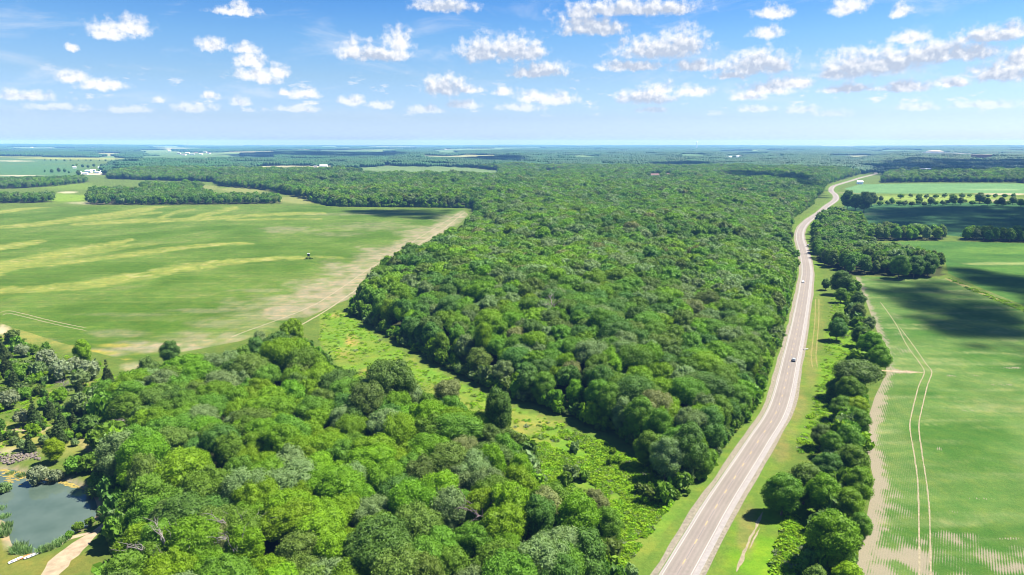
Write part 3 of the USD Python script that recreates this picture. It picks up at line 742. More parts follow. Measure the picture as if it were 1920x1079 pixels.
# --- unpaved tracks and wheel marks
def track(name, pts, w, mat, label, z=0.012, rag=0.35, n=10):
    g = ground_at(*np.array(pts, float).T)
    p = resample(spline(g, n), max(0.8, w * 0.5))
    if len(p) < 4:
        return
    e1, e2 = fbm2(p[:, 0], p[:, 1], 3.5, 3, 81) - 0.5, fbm2(p[:, 0], p[:, 1], 3.5, 3, 82) - 0.5
    env = np.minimum(1, np.minimum(np.arange(len(p)), np.arange(len(p))[::-1]) / 6 + 0.15)
    return tag(mesh(name, ribbon(p, (-w / 2 - e1 * w * rag * 2) * env, (w / 2 + e2 * w * rag * 2) * env, z), mat), label, kind='structure')


T1 = [(1650,566),(1678,605),(1700,647),(1723,679),(1733,698),(1723,723),(1712,765),(1706,800),(1714,851),(1721,907),(1723,985),(1724,1079),(1725,1200)]
T2 = [(1687,614),(1716,653),(1736,682),(1747,698),(1739,723),(1729,765),(1723,800),(1729,851),(1740,926),(1744,1000),(1745,1079),(1747,1200)]
track('wheel_track', T1, 0.45, 'track_soil', 'left wheel mark through the crop field at the right', rag=0.5)
track('wheel_track', T2, 0.45, 'track_soil', 'right wheel mark through the crop field at the right', rag=0.5)
track('wheel_track', [(1608,690),(1640,694),(1690,697),(1735,699)], 2.6, 'dirt', 'bare crossing from the tree row into the crop field', rag=0.7)
for (x_, l_) in ((0, 'near'), (5, 'far')):
    track('wheel_track', [(4 - x_,592 - x_),(16,588 - x_),(45,594 - x_),(85,604 - x_),(125,613 - x_),(165,621 - x_)], 0.7, 'track_soil', f'{l_} wheel mark of the turn at the left edge of the field', rag=0.5)
track('field_lane', [(872,398),(836,426),(780,462),(725,498),(672,540),(620,577),(582,600),(560,612)], 1.3, 'pale_dirt', 'narrow dirt lane along the edge of the forest', rag=0.4)
track('field_lane', [(866,397),(815,428),(750,468),(690,506),(640,540),(588,574)], 1.0, 'pale_dirt', 'second faint lane beside the forest lane in the field', rag=0.6)
track('field_lane', [(600,566),(560,585),(505,606),(460,622),(430,634)], 1.0, 'pale_dirt', 'faint wheel lane along the top of the nearer wood', rag=0.6)
for (dx, l_) in ((0, 'left'), (9, 'right')):
    track('wheel_track', [(1529 + dx * 0.7,560),(1528 + dx * 0.8,600),(1524 + dx * 0.9,640),(1521 + dx,668),(1524 + dx,690)], 0.7, 'dry_grass', f'{l_} wheel mark in the grass verge right of the highway', rag=0.6)
track('wheel_track', [(1430,960),(1412,1000),(1396,1035),(1380,1075)], 0.9, 'track_soil', 'long pale scrape in the grass verge below the dark trees', rag=0.9)
track('wheel_track', [(1425,990),(1412,1015),(1405,1030)], 0.7, 'track_soil', 'short pale scrape in the grass verge below the dark trees', rag=0.9)
track('dirt_path', [(196,980),(180,997),(150,1020),(120,1045),(95,1075),(60,1130)], 6.0, 'dirt', 'brown dirt path running down from the pond to the picture edge', rag=0.35)
track('dirt_path', [(175,998),(150,1004),(125,1012),(112,1026)], 4.0, 'dirt', 'short dirt spur ending at the pond', rag=0.4)
track('grass_lane', [(215,868),(190,852),(165,838),(150,815),(160,790),(172,770)], 5.0, 'dry_grass', 'mown dry grass lane between the pond shrubs and the wood', rag=0.4)
track('drainage_strip', [(1772,522),(1815,539),(1870,562),(1925,584),(2100,660)], 5.0, 'dry_grass', 'dry brushy ditch between the two right fields', rag=0.6)

# --- pond
tb = np.array(POND.buffer(1.2).exterior.coords)[:-1]
N = {'g': ('geometry', {}), 'n': ('noise_texture', {'scale': 0.9, 'detail': 3.0}), 'n2': ('noise_texture', {'scale': 0.07, 'detail': 4.0}), 'b': ('bump', {'strength': 0.03, 'distance': 0.02}),
     'r': ('rgb_ramp', {'ramp': [(0.35, (0.046, 0.070, 0.052)), (0.65, (0.068, 0.094, 0.074))]}), 'p': ('principled_bsdf', {'roughness': 0.03, 'specular_ior_level': 0.5, 'ior': 1.33})}
MAT['water'] = usdkit.material(stage, '/World/Looks/water', N, [('g.position', 'n.vector'), ('g.position', 'n2.vector'), ('n2.fac', 'r.fac'), ('r.color', 'p.base_color'), ('n.fac', 'b.height'), ('b.normal', 'p.normal')], surface='p.BSDF')
_pp = trimesh.creation.triangulate_polygon(POND.buffer(1.2).simplify(0.2), engine='earcut')
tag(mesh('pond_water', (np.column_stack([_pp[0], np.full(len(_pp[0]), WATER_Z)]), _pp[1] if True else None), 'water'), 'still grey-green pond at the lower left corner', kind='structure')


# ------------------------------------------------------------------ trees
def crown(seed, R=6.0, hh=5.6, zc=10.6, lobes=20, cards=3000, size=0.62, spread=1.0, flat=0.0, cone=False, core=1, low=-0.55, lobe=(0.30, 0.52)):
    """A crown: overlapping boughs, each a rough mass clad with leaf clumps that stand out of it."""
    rng = np.random.default_rng(seed)
    cen, rad = [], []
    if cone:
        for k in range(lobes):
            t = (k + 0.5) / lobes
            a = k * 2.4
            rr = R * (1 - t) * 0.85
            for b in range(3 if t < 0.6 else 2):
                cen.append((rr * 0.55 * math.cos(a + b * 2.1), rr * 0.55 * math.sin(a + b * 2.1), zc - hh + 2 * hh * t))
                rad.append(max(0.35, rr * 0.62))
        cen.append((0, 0, zc + hh * 0.95)); rad.append(0.35)
    else:
        cen.append((0, 0, zc)); rad.append(0.62 * min(R, hh))
        k = 0
        while len(cen) < lobes:
            k += 1
            u = rng.normal(size=3); u /= np.linalg.norm(u)
            if u[2] < low:
                continue
            if flat:
                u[2] = abs(u[2]) * (1 - flat)
            r = rng.uniform(*lobe) * min(R, hh * 1.15)
            s = rng.uniform(0.62, 1.0) * spread
            c = np.array([u[0] * max(R - r, .3), u[1] * max(R - r, .3), u[2] * max(hh - r, .3)]) * s
            if cen and min(np.linalg.norm(np.array(cen) - (0, 0, zc) - c, axis=1) / (np.array(rad) + r)) < 0.46 and k < 6000:
                continue
            cen.append((c[0], c[1], c[2] + zc)); rad.append(r)
    cen, rad = np.array(cen), np.array(rad)
    # boughs
    V, F, o = [], [], 0
    ico = trimesh.creation.icosphere(core, 1.0)
    for c, r in zip(cen, rad):
        w = ico.vertices * r * 0.76
        w = w * (1 + 0.35 * (meshkit.noise(ico.vertices * 1.6 + c, seed)[:, None] - 0.5))
        V.append(w + c); F.append(ico.faces + o); o += len(w)
    # leaf clumps
    p = rad ** 2 / (rad ** 2).sum()
    m = int(cards * 1.9)
    li = rng.choice(len(rad), m, p=p)
    u = rng.normal(size=(m, 3)); u /= np.linalg.norm(u, axis=1, keepdims=True)
    pos = cen[li] + u * (rad[li] * rng.uniform(0.80, 1.14, m))[:, None]
    d = np.linalg.norm(pos[:, None] - cen[None], axis=2) / rad[None]
    d[np.arange(m), li] = 9
    keep = (d.min(1) > 0.80) & (u[:, 2] > -0.75)
    pos, u = pos[keep][:cards], u[keep][:cards]
    m = len(pos)
    nrm = u * 1.0 + np.array([0, 0, 0.12]) + rng.normal(size=(m, 3)) * 0.50
    nrm /= np.linalg.norm(nrm, axis=1, keepdims=True)
    a = np.cross(nrm, rng.normal(size=(m, 3))); a /= np.linalg.norm(a, axis=1, keepdims=True)
    b = np.cross(nrm, a)
    s = size * rng.uniform(0.55, 1.45, m)[:, None]
    k = 0.35 * s
    q = np.stack([pos - a * s * 0.62, pos - b * s * 0.34 - nrm * k * 0.5, pos + a * s * 0.62 - nrm * k, pos + b * s * 0.34 - nrm * k * 0.4], 1)
    f = np.arange(m)[:, None] * 4 + o
    V.append(q.reshape(-1, 3)); F.append(np.hstack([f, f + 1, f + 2])); F.append(np.hstack([f, f + 2, f + 3]))
    return np.vstack(V), np.vstack(F)


def limb(p0, p1, r0, r1, sides=6, bend=0.0, seed=0):
    rng = np.random.default_rng(seed)
    p0, p1 = np.array(p0, float), np.array(p1, float)
    t = np.linspace(0, 1, 4)[:, None]
    pts = p0 + (p1 - p0) * t + rng.normal(size=(4, 3)) * bend * np.linalg.norm(p1 - p0) * (t * (1 - t) * 4)
    d = np.gradient(pts, axis=0); d /= np.linalg.norm(d, axis=1, keepdims=True)
    a = np.cross(d, [0.3, 0.9, 0.2]); a /= np.linalg.norm(a, axis=1, keepdims=True)
    b = np.cross(d, a)
    an = np.arange(sides) * 2 * np.pi / sides
    rr = np.linspace(r0, r1, 4)
    v = (pts[:, None] + rr[:, None, None] * (np.cos(an)[None, :, None] * a[:, None] + np.sin(an)[None, :, None] * b[:, None])).reshape(-1, 3)
    f = []
    for i in range(3):
        for j in range(sides):
            x, y = i * sides + j, i * sides + (j + 1) % sides
            f += [(x, y, y + sides), (x, y + sides, x + sides)]
    return v, np.array(f)


def join(ms):
    V, F, o = [], [], 0
    for v, f in ms:
        V.append(v); F.append(np.asarray(f) + o); o += len(v)
    return np.vstack(V), np.vstack(F)


def trunk(seed, h=10.0, r=0.32, spread=3.2, n=5):
    rng = np.random.default_rng(seed)
    ms = [limb((0, 0, -0.6), (rng.normal() * 0.3, rng.normal() * 0.3, h), r, r * 0.45, 7, 0.03, seed)]
    for k in range(n):
        a, z = k * 2.4 + rng.uniform(0, 1), h * rng.uniform(0.42, 0.8)
        ms.append(limb((0, 0, z), (math.cos(a) * spread, math.sin(a) * spread, z + spread * 0.9), r * 0.45, r * 0.12, 5, 0.08, seed + k))
    return join(ms)


SHAPES = {   # arguments of crown(); every one about 16 m tall with a 6 m crown radius
    'round': dict(R=6.0, hh=5.4, zc=10.6, lobes=22),
    'broad': dict(R=6.6, hh=5.0, zc=10.4, lobes=20, lobe=(0.32, 0.54)),
    'tall': dict(R=5.0, hh=6.6, zc=10.2, lobes=22),
    'lumpy': dict(R=6.3, hh=5.6, zc=10.2, lobes=17, lobe=(0.34, 0.58)),
    'feathery': dict(R=6.0, hh=5.6, zc=10.6, lobes=34, lobe=(0.20, 0.36)),
    'spreading': dict(R=6.6, hh=5.2, zc=10.6, lobes=26, spread=1.06, lobe=(0.24, 0.44)),
    'skirted': dict(R=5.6, hh=7.4, zc=8.0, lobes=28, low=-0.95, lobe=(0.26, 0.46)),
}
LOD = {'close': dict(cards=8000, size=0.37, core=1), 'near': dict(cards=4200, size=0.50, core=1), 'mid': dict(cards=1300, size=0.88, core=1), 'low': dict(cards=240, size=1.9, core=0)}
GEOM = {}


def crown_geom(shape, lod):
    if (shape, lod) not in GEOM:
        kw = dict(SHAPES[shape]); kw.update(LOD[lod])
        if lod == 'low':
            kw['lobes'] = max(9, kw['lobes'] // 2)
        GEOM[(shape, lod)] = crown(hash_(shape), **kw)
    return GEOM[(shape, lod)]


def hash_(s):
    return sum(ord(c) * (i + 3) * 31 for i, c in enumerate(s)) % 100003


kinds = stage.CreateClassPrim('/World/tree_kinds')
made_kinds = {}


def kind_prim(parent, shape, colour, lod, bark='bark'):
    """Crown and trunk of one kind of tree, under a prim of their own."""
    path = f'{parent}/{shape}_{colour}_{lod}'
    if path not in made_kinds:
        x = UsdGeom.Xform.Define(stage, path)
        usdkit.mesh(stage, path + '/crown', crown_geom(shape, lod), MAT[colour], False)
        if lod != 'low':
            usdkit.mesh(stage, path + '/trunk', trunk(hash_(shape)), MAT[bark], True)
        made_kinds[path] = x
    return path


WEIGHTS = {'wood': [('mid_green', 26), ('yellow_green', 25), ('bright_green', 16), ('grey_green', 14), ('dark_green', 8), ('olive', 8), ('tan', 1), ('deep_olive', 2)],
           'forest': [('mid_green', 28), ('yellow_green', 14), ('bright_green', 13), ('grey_green', 17), ('dark_green', 14), ('olive', 8), ('tan', 1), ('deep_olive', 5)],
           'row': [('mid_green', 36), ('yellow_green', 6), ('bright_green', 8), ('grey_green', 14), ('dark_green', 22), ('olive', 8), ('deep_olive', 6)]}
SH = [k for k in SHAPES if k != 'skirted']


def grid_points(r0, r1, spacing, seed, half=0.86):
    rng = np.random.default_rng(seed)
    xs = np.arange(-r1 * half, r1 * half, spacing)
    ys = np.arange(r0 * 0.6, r1 * 1.02, spacing * 0.87)
    X, Y = np.meshgrid(xs, ys)
    X[1::2] += spacing / 2
    X = X + rng.uniform(-0.33, 0.33, X.shape) * spacing
    Y = Y + rng.uniform(-0.33, 0.33, X.shape) * spacing
    X, Y = X.ravel(), Y.ravel()
    r = np.hypot(X, Y)
    k = (r >= r0) & (r < r1) & (np.abs(X) < Y * half + 70)
    return X[k], Y[k]


FOREST_IN, WOOD_IN = FOREST.buffer(-6.0), WOOD.buffer(-3.5)


def wooded(x, y):
    k = inside(FOREST_IN, x, y)
    for w in OPEN_W:
        k &= ~inside(w, x, y)
    z = np.full(len(x), '', object)
    z[k] = 'forest'
    z[inside(WOOD_IN, x, y)] = 'wood'
    for w in ROWS_W:
        z[inside(w, x, y)] = 'row'
    near_road = (np.hypot(x, y) < 6000) & (z != '')
    ii = np.nonzero(near_road)[0]
    z[ii[dist(ROAD_LS, x[ii], y[ii]) < 11.5]] = ''
    return z


PALETTE = ['dark_green', 'deep_olive', 'mid_green', 'grey_green', 'olive', 'tan', 'bright_green', 'yellow_green']


def choose(zone, x, y, rng):
    """Kinds grow in groups: a smooth field over the land, loosened tree by tree, picks the tone."""
    n1 = 0.55 * fbm2(x, y, 34, 2, 91) + 0.45 * fbm2(x, y, 150, 2, 97) + rng.normal(size=len(x)) * 0.15
    out = np.empty(len(x), object)
    for zk, w in WEIGHTS.items():
        s = np.nonzero(zone == zk)[0]
        w = dict(w)
        c = np.cumsum([w.get(k, 0) for k in PALETTE]) / sum(w.values())
        u = (np.argsort(np.argsort(n1[s])) + 0.5) / max(len(s), 1)
        out[s] = np.array(PALETTE, object)[np.searchsorted(c, u).clip(0, len(PALETTE) - 1)]
    return out


def scatter(name, label, protos, idx, pos, rz, scl, kind='stuff'):
    pi = UsdGeom.PointInstancer.Define(stage, numbered(name))
    pi.CreatePrototypesRel().SetTargets([Sdf.Path(p) for p in protos])
    pi.CreateProtoIndicesAttr(Vt.IntArray.FromNumpy(np.asarray(idx, np.int32)))
    pi.CreatePositionsAttr(Vt.Vec3fArray.FromNumpy(np.asarray(pos, np.float32)))
    h = np.asarray(rz, float) / 2
    q = np.zeros((len(h), 4), np.float16)
    q[:, 2], q[:, 3] = np.sin(h), np.cos(h)
    pi.CreateOrientationsAttr(Vt.QuathArray.FromNumpy(q))
    pi.CreateScalesAttr(Vt.Vec3fArray.FromNumpy(np.asarray(scl, np.float32)))
    return tag(pi, label, kind=kind)


# every tree position: near ones first
R_ = np.random.default_rng(11)
tx, ty, tz_, trs, ths = [], [], [], [], []
for r0, r1, sp, sd, gr in ((120, 420, 10.2, 1, 1.15), (420, 1150, 10.4, 2, 1.24), (1150, 3000, 11.6, 3, 1.30)):
    x, y = grid_points(r0, r1, sp, sd)
    z = wooded(x, y)
    k = z != ''
    x, y, z = x[k], y[k], z[k]
    gr = np.where(z == 'row', 0.80 * gr, gr)
    tx.append(x); ty.append(y); tz_.append(z)
    s = R_.lognormal(0.0, 0.18, len(x)).clip(0.6, 1.5) * gr
    trs.append(s)
    ths.append(0.5 * s + 0.5 * R_.uniform(0.78, 1.32, len(x)))
tx, ty, tzone, trs, ths = map(np.concatenate, (tx, ty, tz_, trs, ths))
ths = ths * (0.74 + 0.56 * fbm2(tx, ty, 55, 3, 92))
tcol = choose(tzone, tx, ty, R_)
tshape = R_.choice(SH, len(tx), p=[.22, .14, .12, .20, .16, .16])
_edge = np.minimum(dist(FOREST.exterior, tx, ty), dist(WOOD.exterior, tx, ty))
for w_ in ROWS_W:
    _edge = np.minimum(_edge, dist(w_.exterior, tx, ty))
tshape[_edge < 12.5] = 'skirted'
trz = R_.uniform(0, 2 * np.pi, len(tx))
tz = height(tx, ty)
tsq = R_.uniform(0.84, 1.19, len(tx))
trad = np.hypot(tx, ty)
tp = pixel_of(tx, ty, tz + 10)
print('trees', len(tx), {k: int((tzone == k).sum()) for k in WEIGHTS})

inframe = (tp[:, 0] > -30) & (tp[:, 0] < 1950) & (tp[:, 1] < 1120)
order = np.argsort(np.where(inframe, trad / trs, 1e9))
solo = set(order[:240].tolist())
rest = np.array([i for i in range(len(tx)) if i not in solo])


def mass(name, label, sel, lod):
    protos, index = [], {}
    idx = []
    for i in sel:
        key = (tshape[i], tcol[i])
        if key not in index:
            index[key] = len(protos)
            protos.append(kind_prim(f'/World/{name}/kinds', tshape[i], tcol[i], lod))
        idx.append(index[key])
    scatter(name, label, protos, idx, np.stack([tx[sel], ty[sel], tz[sel]], 1), trz[sel], np.stack([trs[sel] * tsq[sel], trs[sel] / tsq[sel], ths[sel]], 1))


mass('forest_trees', 'closed broadleaf forest left of the highway, thousands of crowns', rest[(trad[rest] < 480)], 'near')
mass('forest_middle_trees', 'broadleaf forest further back, crowns growing smaller', rest[(trad[rest] >= 480) & (trad[rest] < 1150)], 'mid')
mass('forest_far_trees', 'distant broadleaf woods and tree belts around the far fields', rest[(trad[rest] >= 1150)], 'low')


# far woods: patches of many small crowns
def patch(seed, size, n, R, jitter):
    rng = np.random.default_rng(seed)
    g = int(math.sqrt(n))
    ms = []
    ico = trimesh.creation.icosphere(1, 1.0)
    for i in range(g):
        for j in range(g):
            x, y = ((i + 0.5) / g - 0.5 + rng.uniform(-.4, .4) / g) * size, ((j + 0.5) / g - 0.5 + rng.uniform(-.4, .4) / g) * size
            r = R * rng.uniform(0.7, 1.35)
            hz = rng.uniform(7, 11) * jitter
            w = ico.vertices * [r, r, 6.5 * rng.uniform(.8, 1.2)] * (1 + 0.5 * (meshkit.noise(ico.vertices * 1.8 + [x, y, 0], seed)[:, None] - 0.5))
            ms.append((w + [x, y, hz], ico.faces))
    return join(ms)


def far_woods(name, label, r0, r1, spacing, size, n, R, seed, jitter=1.0):
    x, y = grid_points(r0, r1, spacing, seed, 0.84)
    k = wooded(x, y) != ''
    x, y = x[k], y[k]
    rng = np.random.default_rng(seed)
    if r0 > 5000:
        k = rng.random(len(x)) < 0.86 - 0.5 * sstep(0.56, 0.66, fbm2(x, y, 1400, 3, 95))
        x, y = x[k], y[k]
    protos = []
    for q in range(5):
        p = f'/World/{name}/kinds/patch_{q:03d}'
        usdkit.mesh(stage, p, patch(seed + q, size, n, R, jitter), MAT['far_canopy'], True)
        protos.append(p)
    m = len(x)
    sc = rng.uniform(0.85, 1.2, m)
    scatter(name, label, protos, rng.integers(0, 5, m), np.stack([x, y, height(x, y)], 1), rng.uniform(0, 6.28, m), np.stack([np.ones(m), np.ones(m), sc], 1))
    print(name, m)


far_woods('horizon_woods', 'wooded country fading into the blue distance', 3000, 8200, 78, 88, 81, 6.4, 200)
far_woods('ridge_woods', 'last wooded ridges under the horizon', 8200, 21800, 330, 380, 196, 17, 300, 1.0)

# ------------------------------------------------------------------ single plants of other kinds
def place(px, py, r_px, low=0.62, tall=1.0):
    """Where a plant stands whose crown shows at a pixel with a radius in pixels: (x, y, crown radius in metres)."""
    z = 0.0
    for _ in range(4):
        g = ground_at(px, py, z)
        dep = g[1] * math.cos(PITCH) + (CAM_H - z) * math.sin(PITCH)
        r = r_px / FPX * dep
        z = low * 2.4 * r * tall
    return float(g[0]), float(g[1]), r


def shrub_parts(path, colour, seed, **kw):
    a = dict(R=1.7, hh=1.5, zc=1.35, lobes=11, cards=700, size=0.34, low=-0.5, lobe=(0.32, 0.56)); a.update(kw)
    usdkit.mesh(stage, path + '/foliage', crown(seed, **a), MAT[colour], False)
    rng = np.random.default_rng(seed)
    usdkit.mesh(stage, path + '/stem', join([limb((0, 0, -0.3), (rng.normal() * .5, rng.normal() * .5, 1.4), 0.06, 0.02, 5) for _ in range(4)]), MAT['bark'], True)


def cedar_parts(path, seed):
    usdkit.mesh(stage, path + '/crown', crown(seed, R=2.5, hh=4.1, zc=4.7, lobes=9, cards=1700, size=0.42, cone=True), MAT['cedar'], False)
    usdkit.mesh(stage, path + '/trunk', limb((0, 0, -0.4), (0, 0, 7.5), 0.2, 0.05, 6), MAT['bark'], True)


def bare_parts(path, seed, mat='grey_bark', h=13.0):
    rng = np.random.default_rng(seed)
    usdkit.mesh(stage, path + '/trunk', limb((0, 0, -0.5), (0.4, 0.2, h * 0.75), 0.30, 0.10, 7, 0.03, seed), MAT[mat], True)
    ms = []
    for k in range(13):
        a, z0 = k * 2.4 + rng.uniform(-.4, .4), h * rng.uniform(0.32, 0.75)
        L = rng.uniform(2.6, 4.6)
        d = np.array([math.cos(a), math.sin(a), rng.uniform(0.35, 0.9)])
        p0, p1 = np.array([0.4 * z0 / h, 0.2 * z0 / h, z0]), np.array([0.3, 0.1, z0]) + d * L
        ms.append(limb(p0, p1, 0.13, 0.05, 5, 0.07, seed + k))
        for q in range(6):
            t = rng.uniform(0.3, 1.0)
            b = p0 + (p1 - p0) * t
            e = d * 0.6 + rng.normal(size=3) * 0.6 + [0, 0, .3]
            ms.append(limb(b, b + e * rng.uniform(1.2, 2.3), 0.07, 0.025, 4, 0.1, seed + 31 * k + q))
    usdkit.mesh(stage, path + '/branches', join(ms), MAT[mat], True)


def reed_parts(path, seed, n=170, R=1.3, h=2.0):
    rng = np.random.default_rng(seed)
    a, rr = rng.uniform(0, 6.28, n), R * np.sqrt(rng.random(n))
    b = np.column_stack([rr * np.cos(a), rr * np.sin(a), np.zeros(n)])
    hh = h * rng.uniform(.6, 1.1, n) * (1 - 0.35 * rr / R)
    lean = rng.normal(size=(n, 2)) * 0.22 + b[:, :2] * 0.22
    tip = b + np.column_stack([lean * hh[:, None], hh])
    w = np.column_stack([np.sin(a * 3), np.cos(a * 3), np.zeros(n)]) * 0.09
    mid = b * 0.5 + tip * 0.5 + [0, 0, 0.12]
    v = np.stack([b - w, b + w, mid + w * .8, mid - w * .8, tip], 1).reshape(-1, 3)
    f = np.arange(n)[:, None] * 5
    usdkit.mesh(stage, path + '/blades', (v, np.vstack([np.hstack([f, f + 1, f + 2]), np.hstack([f, f + 2, f + 3]), np.hstack([f + 3, f + 2, f + 4])])), MAT['reed'], False)


def kind_of(name, fn, *a, **kw):
    path = f'/World/tree_kinds/{name}'
    if path not in made_kinds:
        made_kinds[path] = UsdGeom.Xform.Define(stage, path)
        fn(path, *a, **kw)
    return path


def stand(name, kind, x, y, rz, scl, label, category, group=None, z=None):
    o = thing(name, (x, y, float(height(np.array([x]), np.array([y]))[0]) if z is None else z), rz, scl)
    o.GetPrim().GetReferences().AddInternalReference(kind)
    o.GetPrim().SetInstanceable(True)
    tag(o, label, category, group)
    return o


COLOUR_WORDS = {'mid_green': 'mid-green', 'dark_green': 'dark green', 'yellow_green': 'yellow-green', 'bright_green': 'bright green', 'grey_green': 'grey-green', 'olive': 'olive',
                'tan': 'tan-brown', 'deep_olive': 'deep olive', 'silver': 'silvery', 'golden': 'light yellow-green'}
SHAPE_WORDS = {'round': 'round-crowned', 'broad': 'flat broad', 'tall': 'tall oval', 'lumpy': 'lumpy', 'feathery': 'fine-leaved', 'spreading': 'spreading', 'skirted': 'low-skirted'}
MARKS = []      # (phrase, x, y) that labels of neighbouring trees point to
RR = random.Random(5)


def tree(px, py, r, colour, shape, label, group=None, tall=1.0, mark=None, name='broadleaf_tree'):
    x, y, rm = place(px, py, r, 0.63, tall)
    k = kind_prim('/World/tree_kinds', shape, colour, 'close' if r > 15 else 'near')
    s = rm / SHAPES[shape]['R']
    q = RR.uniform(0.86, 1.16)
    stand(name, k, x, y, RR.uniform(0, 360), (s * q, s / q, s * tall), label, 'tree', group)
    if mark:
        MARKS.append((mark, x, y))


def shrub(px, py, r, colour, label, group=None, variant=0, tall=1.0):
    x, y, rm = place(px, py, r, 0.4, tall)
    k = kind_of(f'shrub_{colour}_{variant}', shrub_parts, colour, 400 + variant * 7 + hash_(colour) % 50)
    s = rm / 1.7
    stand('shrub', k, x, y, RR.uniform(0, 360), (s, s, s * tall), label, 'shrub', group)


def cedar(px, py_base, h_px, label, slim=1.0):
    g = ground_at(px, py_base)
    dep = g[1] * math.cos(PITCH) + CAM_H * math.sin(PITCH)
    s = h_px / FPX * dep * 1.12 / 8.8
    stand('cedar_tree', kind_of('cedar_%d' % (hash_(label) % 3), cedar_parts, 500 + hash_(label) % 3), g[0], g[1], RR.uniform(0, 360), (s * slim, s * slim, s), label, 'cedar tree', 'cedars and shrubs between pond and field')


def bare(px, py, h_m, label, mark=None, mat='grey_bark', wide=1.0):
    g = ground_at(px, py, h_m * 0.7)
    s = h_m / 14.5
    stand('bare_tree', kind_of('bare_%s_%d' % (mat, hash_(label) % 2), bare_parts, 600 + hash_(label) % 2, mat), g[0], g[1], RR.uniform(0, 360), (s * wide, s * wide, s), label, 'bare tree')
    if mark:
        MARKS.append((mark, float(g[0]), float(g[1])))


simple('dark_bark', (0.13, 0.10, 0.10), 0.9, 0.1, 0.25, 3.0)
simple('purple_bark', (0.24, 0.19, 0.19), 0.9, 0.1, 0.25, 3.0)

# --- bare and dead trees
bare(311, 1003, 23, 'pale dead treetop standing bare among yellow-green crowns, above the picture bottom', 'the pale dead treetop')
bare(442, 975, 24, 'slim grey bare tree right of the palest yellow-green crown', 'the slim bare tree')
bare(907, 945, 22, 'bare dark-brown branches in a gap of the nearer wood', 'the bare brown tree', 'dark_bark', 1.25)
bare(530, 668, 18, 'purple-grey bare tree at the far tip of the nearer wood', 'the purple bare tree', 'purple_bark', 1.2)
bare(245, 775, 16, 'grey bare branches at the left end of the nearer wood', 'the grey bare branches', 'purple_bark', 1.2)
bare(117, 715, 8, 'low pale-grey dead tree among the silvery shrubs', None, 'grey_bark', 1.3)
bare(1032, 598, 22, 'grey-purple bare tree inside the big forest, above the clearing', 'the grey bare forest tree', 'purple_bark', 1.2)
bare(1120, 430, 22, 'bare purple-grey tree far inside the big forest', None, 'purple_bark', 1.4)
bare(870, 425, 14, 'small bare grey tree at the far corner of the forest edge', None, 'purple_bark', 1.2)

# --- nearer wood: crowns that stand out by themselves
tree(372, 972, 27, 'golden', 'lumpy', 'light yellow-green tree, brightest crown of the nearer wood', mark='the palest yellow-green tree', tall=1.3)
tree(228, 808, 19, 'golden', 'lumpy', 'small pale yellow-green tree at the left edge of the nearer wood', mark='the small pale tree')
tree(385, 1058, 44, 'bright_green', 'broad', 'vivid green flat crown at the picture bottom right of the dead treetop', mark='the vivid green crown')
tree(270, 855, 48, 'bright_green', 'lumpy', 'large vivid green tree at the wood edge above the pond', mark='the vivid green edge tree')
tree(318, 660, 19, 'dark_green', 'skirted', 'lone round dark tree standing out at the field edge', mark='the lone round field tree')
tree(748, 815, 40, 'yellow_green', 'lumpy', 'large yellow-green crown in the middle of the nearer wood, left of a pair', mark='the left crown of the yellow-green pair', tall=1.15)
tree(798, 792, 36, 'yellow_green', 'feathery', 'large yellow-green crown in the middle of the nearer wood, right of a pair', mark='the right crown of the yellow-green pair', tall=1.2)
tree(735, 715, 52, 'deep_olive', 'spreading', 'wide dark olive oak at the clearing side of the nearer wood', mark='the wide dark oak')
tree(690, 760, 42, 'deep_olive', 'round', 'dark olive oak in front of the wide dark oak', mark='the front dark oak')
tree(840, 735, 30, 'tan', 'spreading', 'tan-brown oak beside the clearing, right of the wide dark oak', mark='the tan oak')
tree(936, 790, 30, 'dark_green', 'tall', 'tall dark tree rising at the clearing edge', tall=1.35, mark='the tall clearing tree')
tree(548, 628, 26, 'yellow_green', 'feathery', 'rounded green tree at the far tip of the nearer wood', mark='the tip of the nearer wood', tall=1.1)
tree(1115, 945, 26, 'tan', 'skirted', 'small tan tree in the scrub at the lower end of the clearing', mark='the small tan tree')
tree(907, 650, 19, 'yellow_green', 'tall', 'slender yellow-green tree glowing at the forest edge above the clearing', tall=1.5)
tree(757, 590, 22, 'yellow_green', 'lumpy', 'yellow-green crown at the left end of the big forest')
tree(1138, 985, 32, 'mid_green', 'skirted', 'leafy green tree near the highway below the small tan tree', mark='the leafy tree near the highway')
tree(1292, 838, 40, 'dark_green', 'skirted', 'dark tree at the forest corner between clearing and highway', tall=1.05)
tree(1250, 856, 34, 'grey_green', 'skirted', 'grey-green tree left of the dark forest corner tree', tall=1.0)
tree(1328, 800, 34, 'dark_green', 'skirted', 'dark tree on the highway side behind the forest corner tree', tall=1.05)
tree(1215, 838, 28, 'mid_green', 'skirted', 'mid-green tree at the clearing, second left of the forest corner tree', tall=1.0)
tree(1318, 866, 22, 'mid_green', 'skirted', 'small green tree at the foot of the forest corner by the highway')

